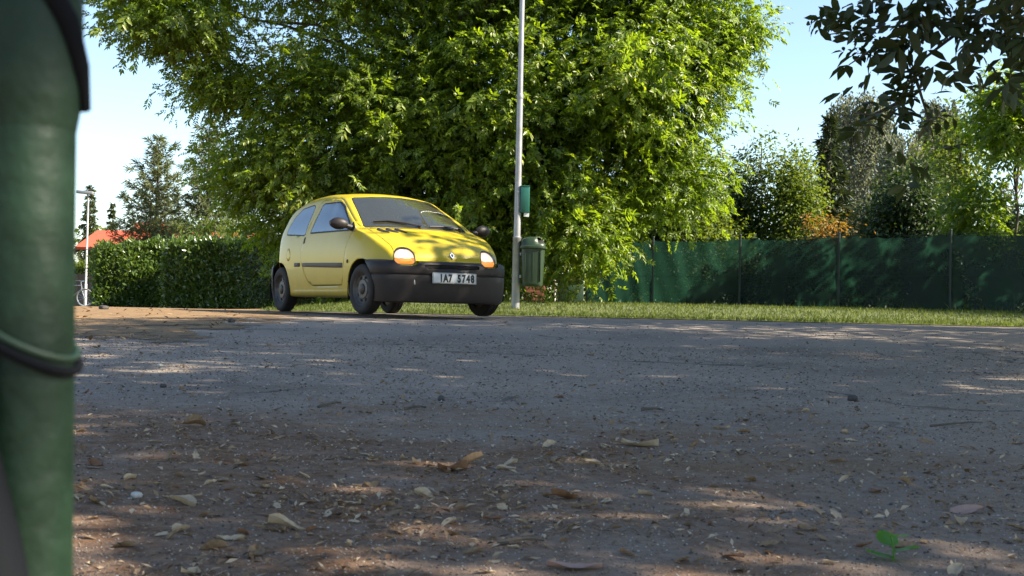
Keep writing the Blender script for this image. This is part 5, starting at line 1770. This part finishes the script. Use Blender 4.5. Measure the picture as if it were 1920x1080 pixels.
# green sprout
q = on_ground(1672, 1052)
spt = thing('green_sprout', 'fresh green seedling with three leaves at the bottom right', 'plant', q)
for i, (a, L, tl) in enumerate(((2.7, .045, .22), (-.2, .042, .18), (1.7, .050, .35), (-1.3, .040, .12))):
    bm = leaf_curl(1, .75, .06, .1, .12, .15, 40 + i)
    o = build('leaf', bm, M['sprout'], spt, loc=(math.cos(a) * L * .5, math.sin(a) * L * .5, .008 + .012 * i))
    o.scale = (L, L, L); o.rotation_euler = (0, -tl, a)
bm = bmesh.new(); tube(bm, [(0, 0, -.01), (.002, 0, .02), (-.004, .003, .045)], [.0022, .002, .001], 6); build('stem', bm, M['sprout'], spt)

# countless small bits: leaf crumbs, chips and grit
def bits(name, n, yr, wfun, Lr, m, flat=True, hz=.4):
    y = yr[0] * (yr[1] / yr[0]) ** rng.random(n)
    x = (rng.random(n) * .86 - .40) * y * 1.05
    k = wfun(x, y) > rng.random(n)
    x, y = x[k], y[k]; n = len(x)
    b = np.stack([x, y, gz(x, y) + .002], 1)
    a = rng.random(n) * 6.283
    d = np.stack([np.cos(a), np.sin(a), rng.normal(.12, hz * .4, n)], 1)
    nn = np.stack([rng.normal(0, hz, n), rng.normal(0, hz, n), np.ones(n)], 1)
    ll = rng.uniform(*Lr, n) * (.6 + .25 * np.minimum(y, 8) / 3)
    V, T = leaf_geo(b, d, nn, ll, ll * rng.uniform(.14, .5, n), .45, -.15)
    kind(link(name, mesh_np(name, V, T), m), 'stuff')
near_w = lambda x, y: np.clip(np.exp(-((y - 2.9) / 1.3) ** 2) * np.where(x < .5, 1, .6) + .10, 0, 1) * np.clip(.12 + 1.1 * np.maximum(0, .35 + np.sin(x * 3.1 + y * 2 + np.sin(y * 5)) * np.sin(y * 4.3 - x * 1.7) + .5 * np.sin(x * 9.3 - y * 3) * np.sin(y * 11 + x * 4)), 0, 1)
bits('leaf_crumbs', 20000, (1.7, 12), near_w, (.008, .036), M['leaf_dry'])
bits('pale_leaf_crumbs', 8500, (1.7, 12), near_w, (.007, .032), M['leaf_pale'])
bits('dark_litter', 2200, (1.7, 14.5), lambda x, y: .35 + .65 * near_w(x, y), (.006, .026), M['litter_dark'] if 'litter_dark' in M else M['stone'])
bits('shoulder_leaves', 1500, (7, 16), lambda x, y: (x < -2.3) * .9, (.02, .06), M['leaf_dry'])
def grit(name, n, yr, rr, m):
    y = yr[0] * (yr[1] / yr[0]) ** rng.random(n); x = (rng.random(n) * .86 - .40) * y * 1.05
    r = rng.uniform(*rr, n) * (.5 + .2 * np.minimum(y, 8))
    c = np.stack([x, y, gz(x, y) + r * .3], 1)
    o6 = np.array([[1, 0, 0], [0, 1, 0], [-1, 0, 0], [0, -1, 0], [0, 0, .7], [0, 0, -.7]])
    V = c[:, None] + o6[None] * r[:, None, None] * rng.uniform(.6, 1.3, (n, 6, 1))
    t8 = np.array([[0, 1, 4], [1, 2, 4], [2, 3, 4], [3, 0, 4], [1, 0, 5], [2, 1, 5], [3, 2, 5], [0, 3, 5]])
    T = (np.arange(n)[:, None, None] * 6 + t8[None]).reshape(-1, 3)
    kind(link(name, mesh_np(name, V.reshape(-1, 3), T), m), 'stuff')
grit('grit', 6000, (1.6, 15), (.0012, .003), M['stone_pale'])
M['gravel'] = leaf_mat('gravel_mix', (.10, .075, .055), (.34, .265, .20), 0, None, .85, .2, scale=3)
grit('gravel', 34000, (1.6, 9), (.0012, .0034), M['gravel'])
grit('dark_grit', 2500, (1.6, 15), (.0015, .0045), M['stone'])
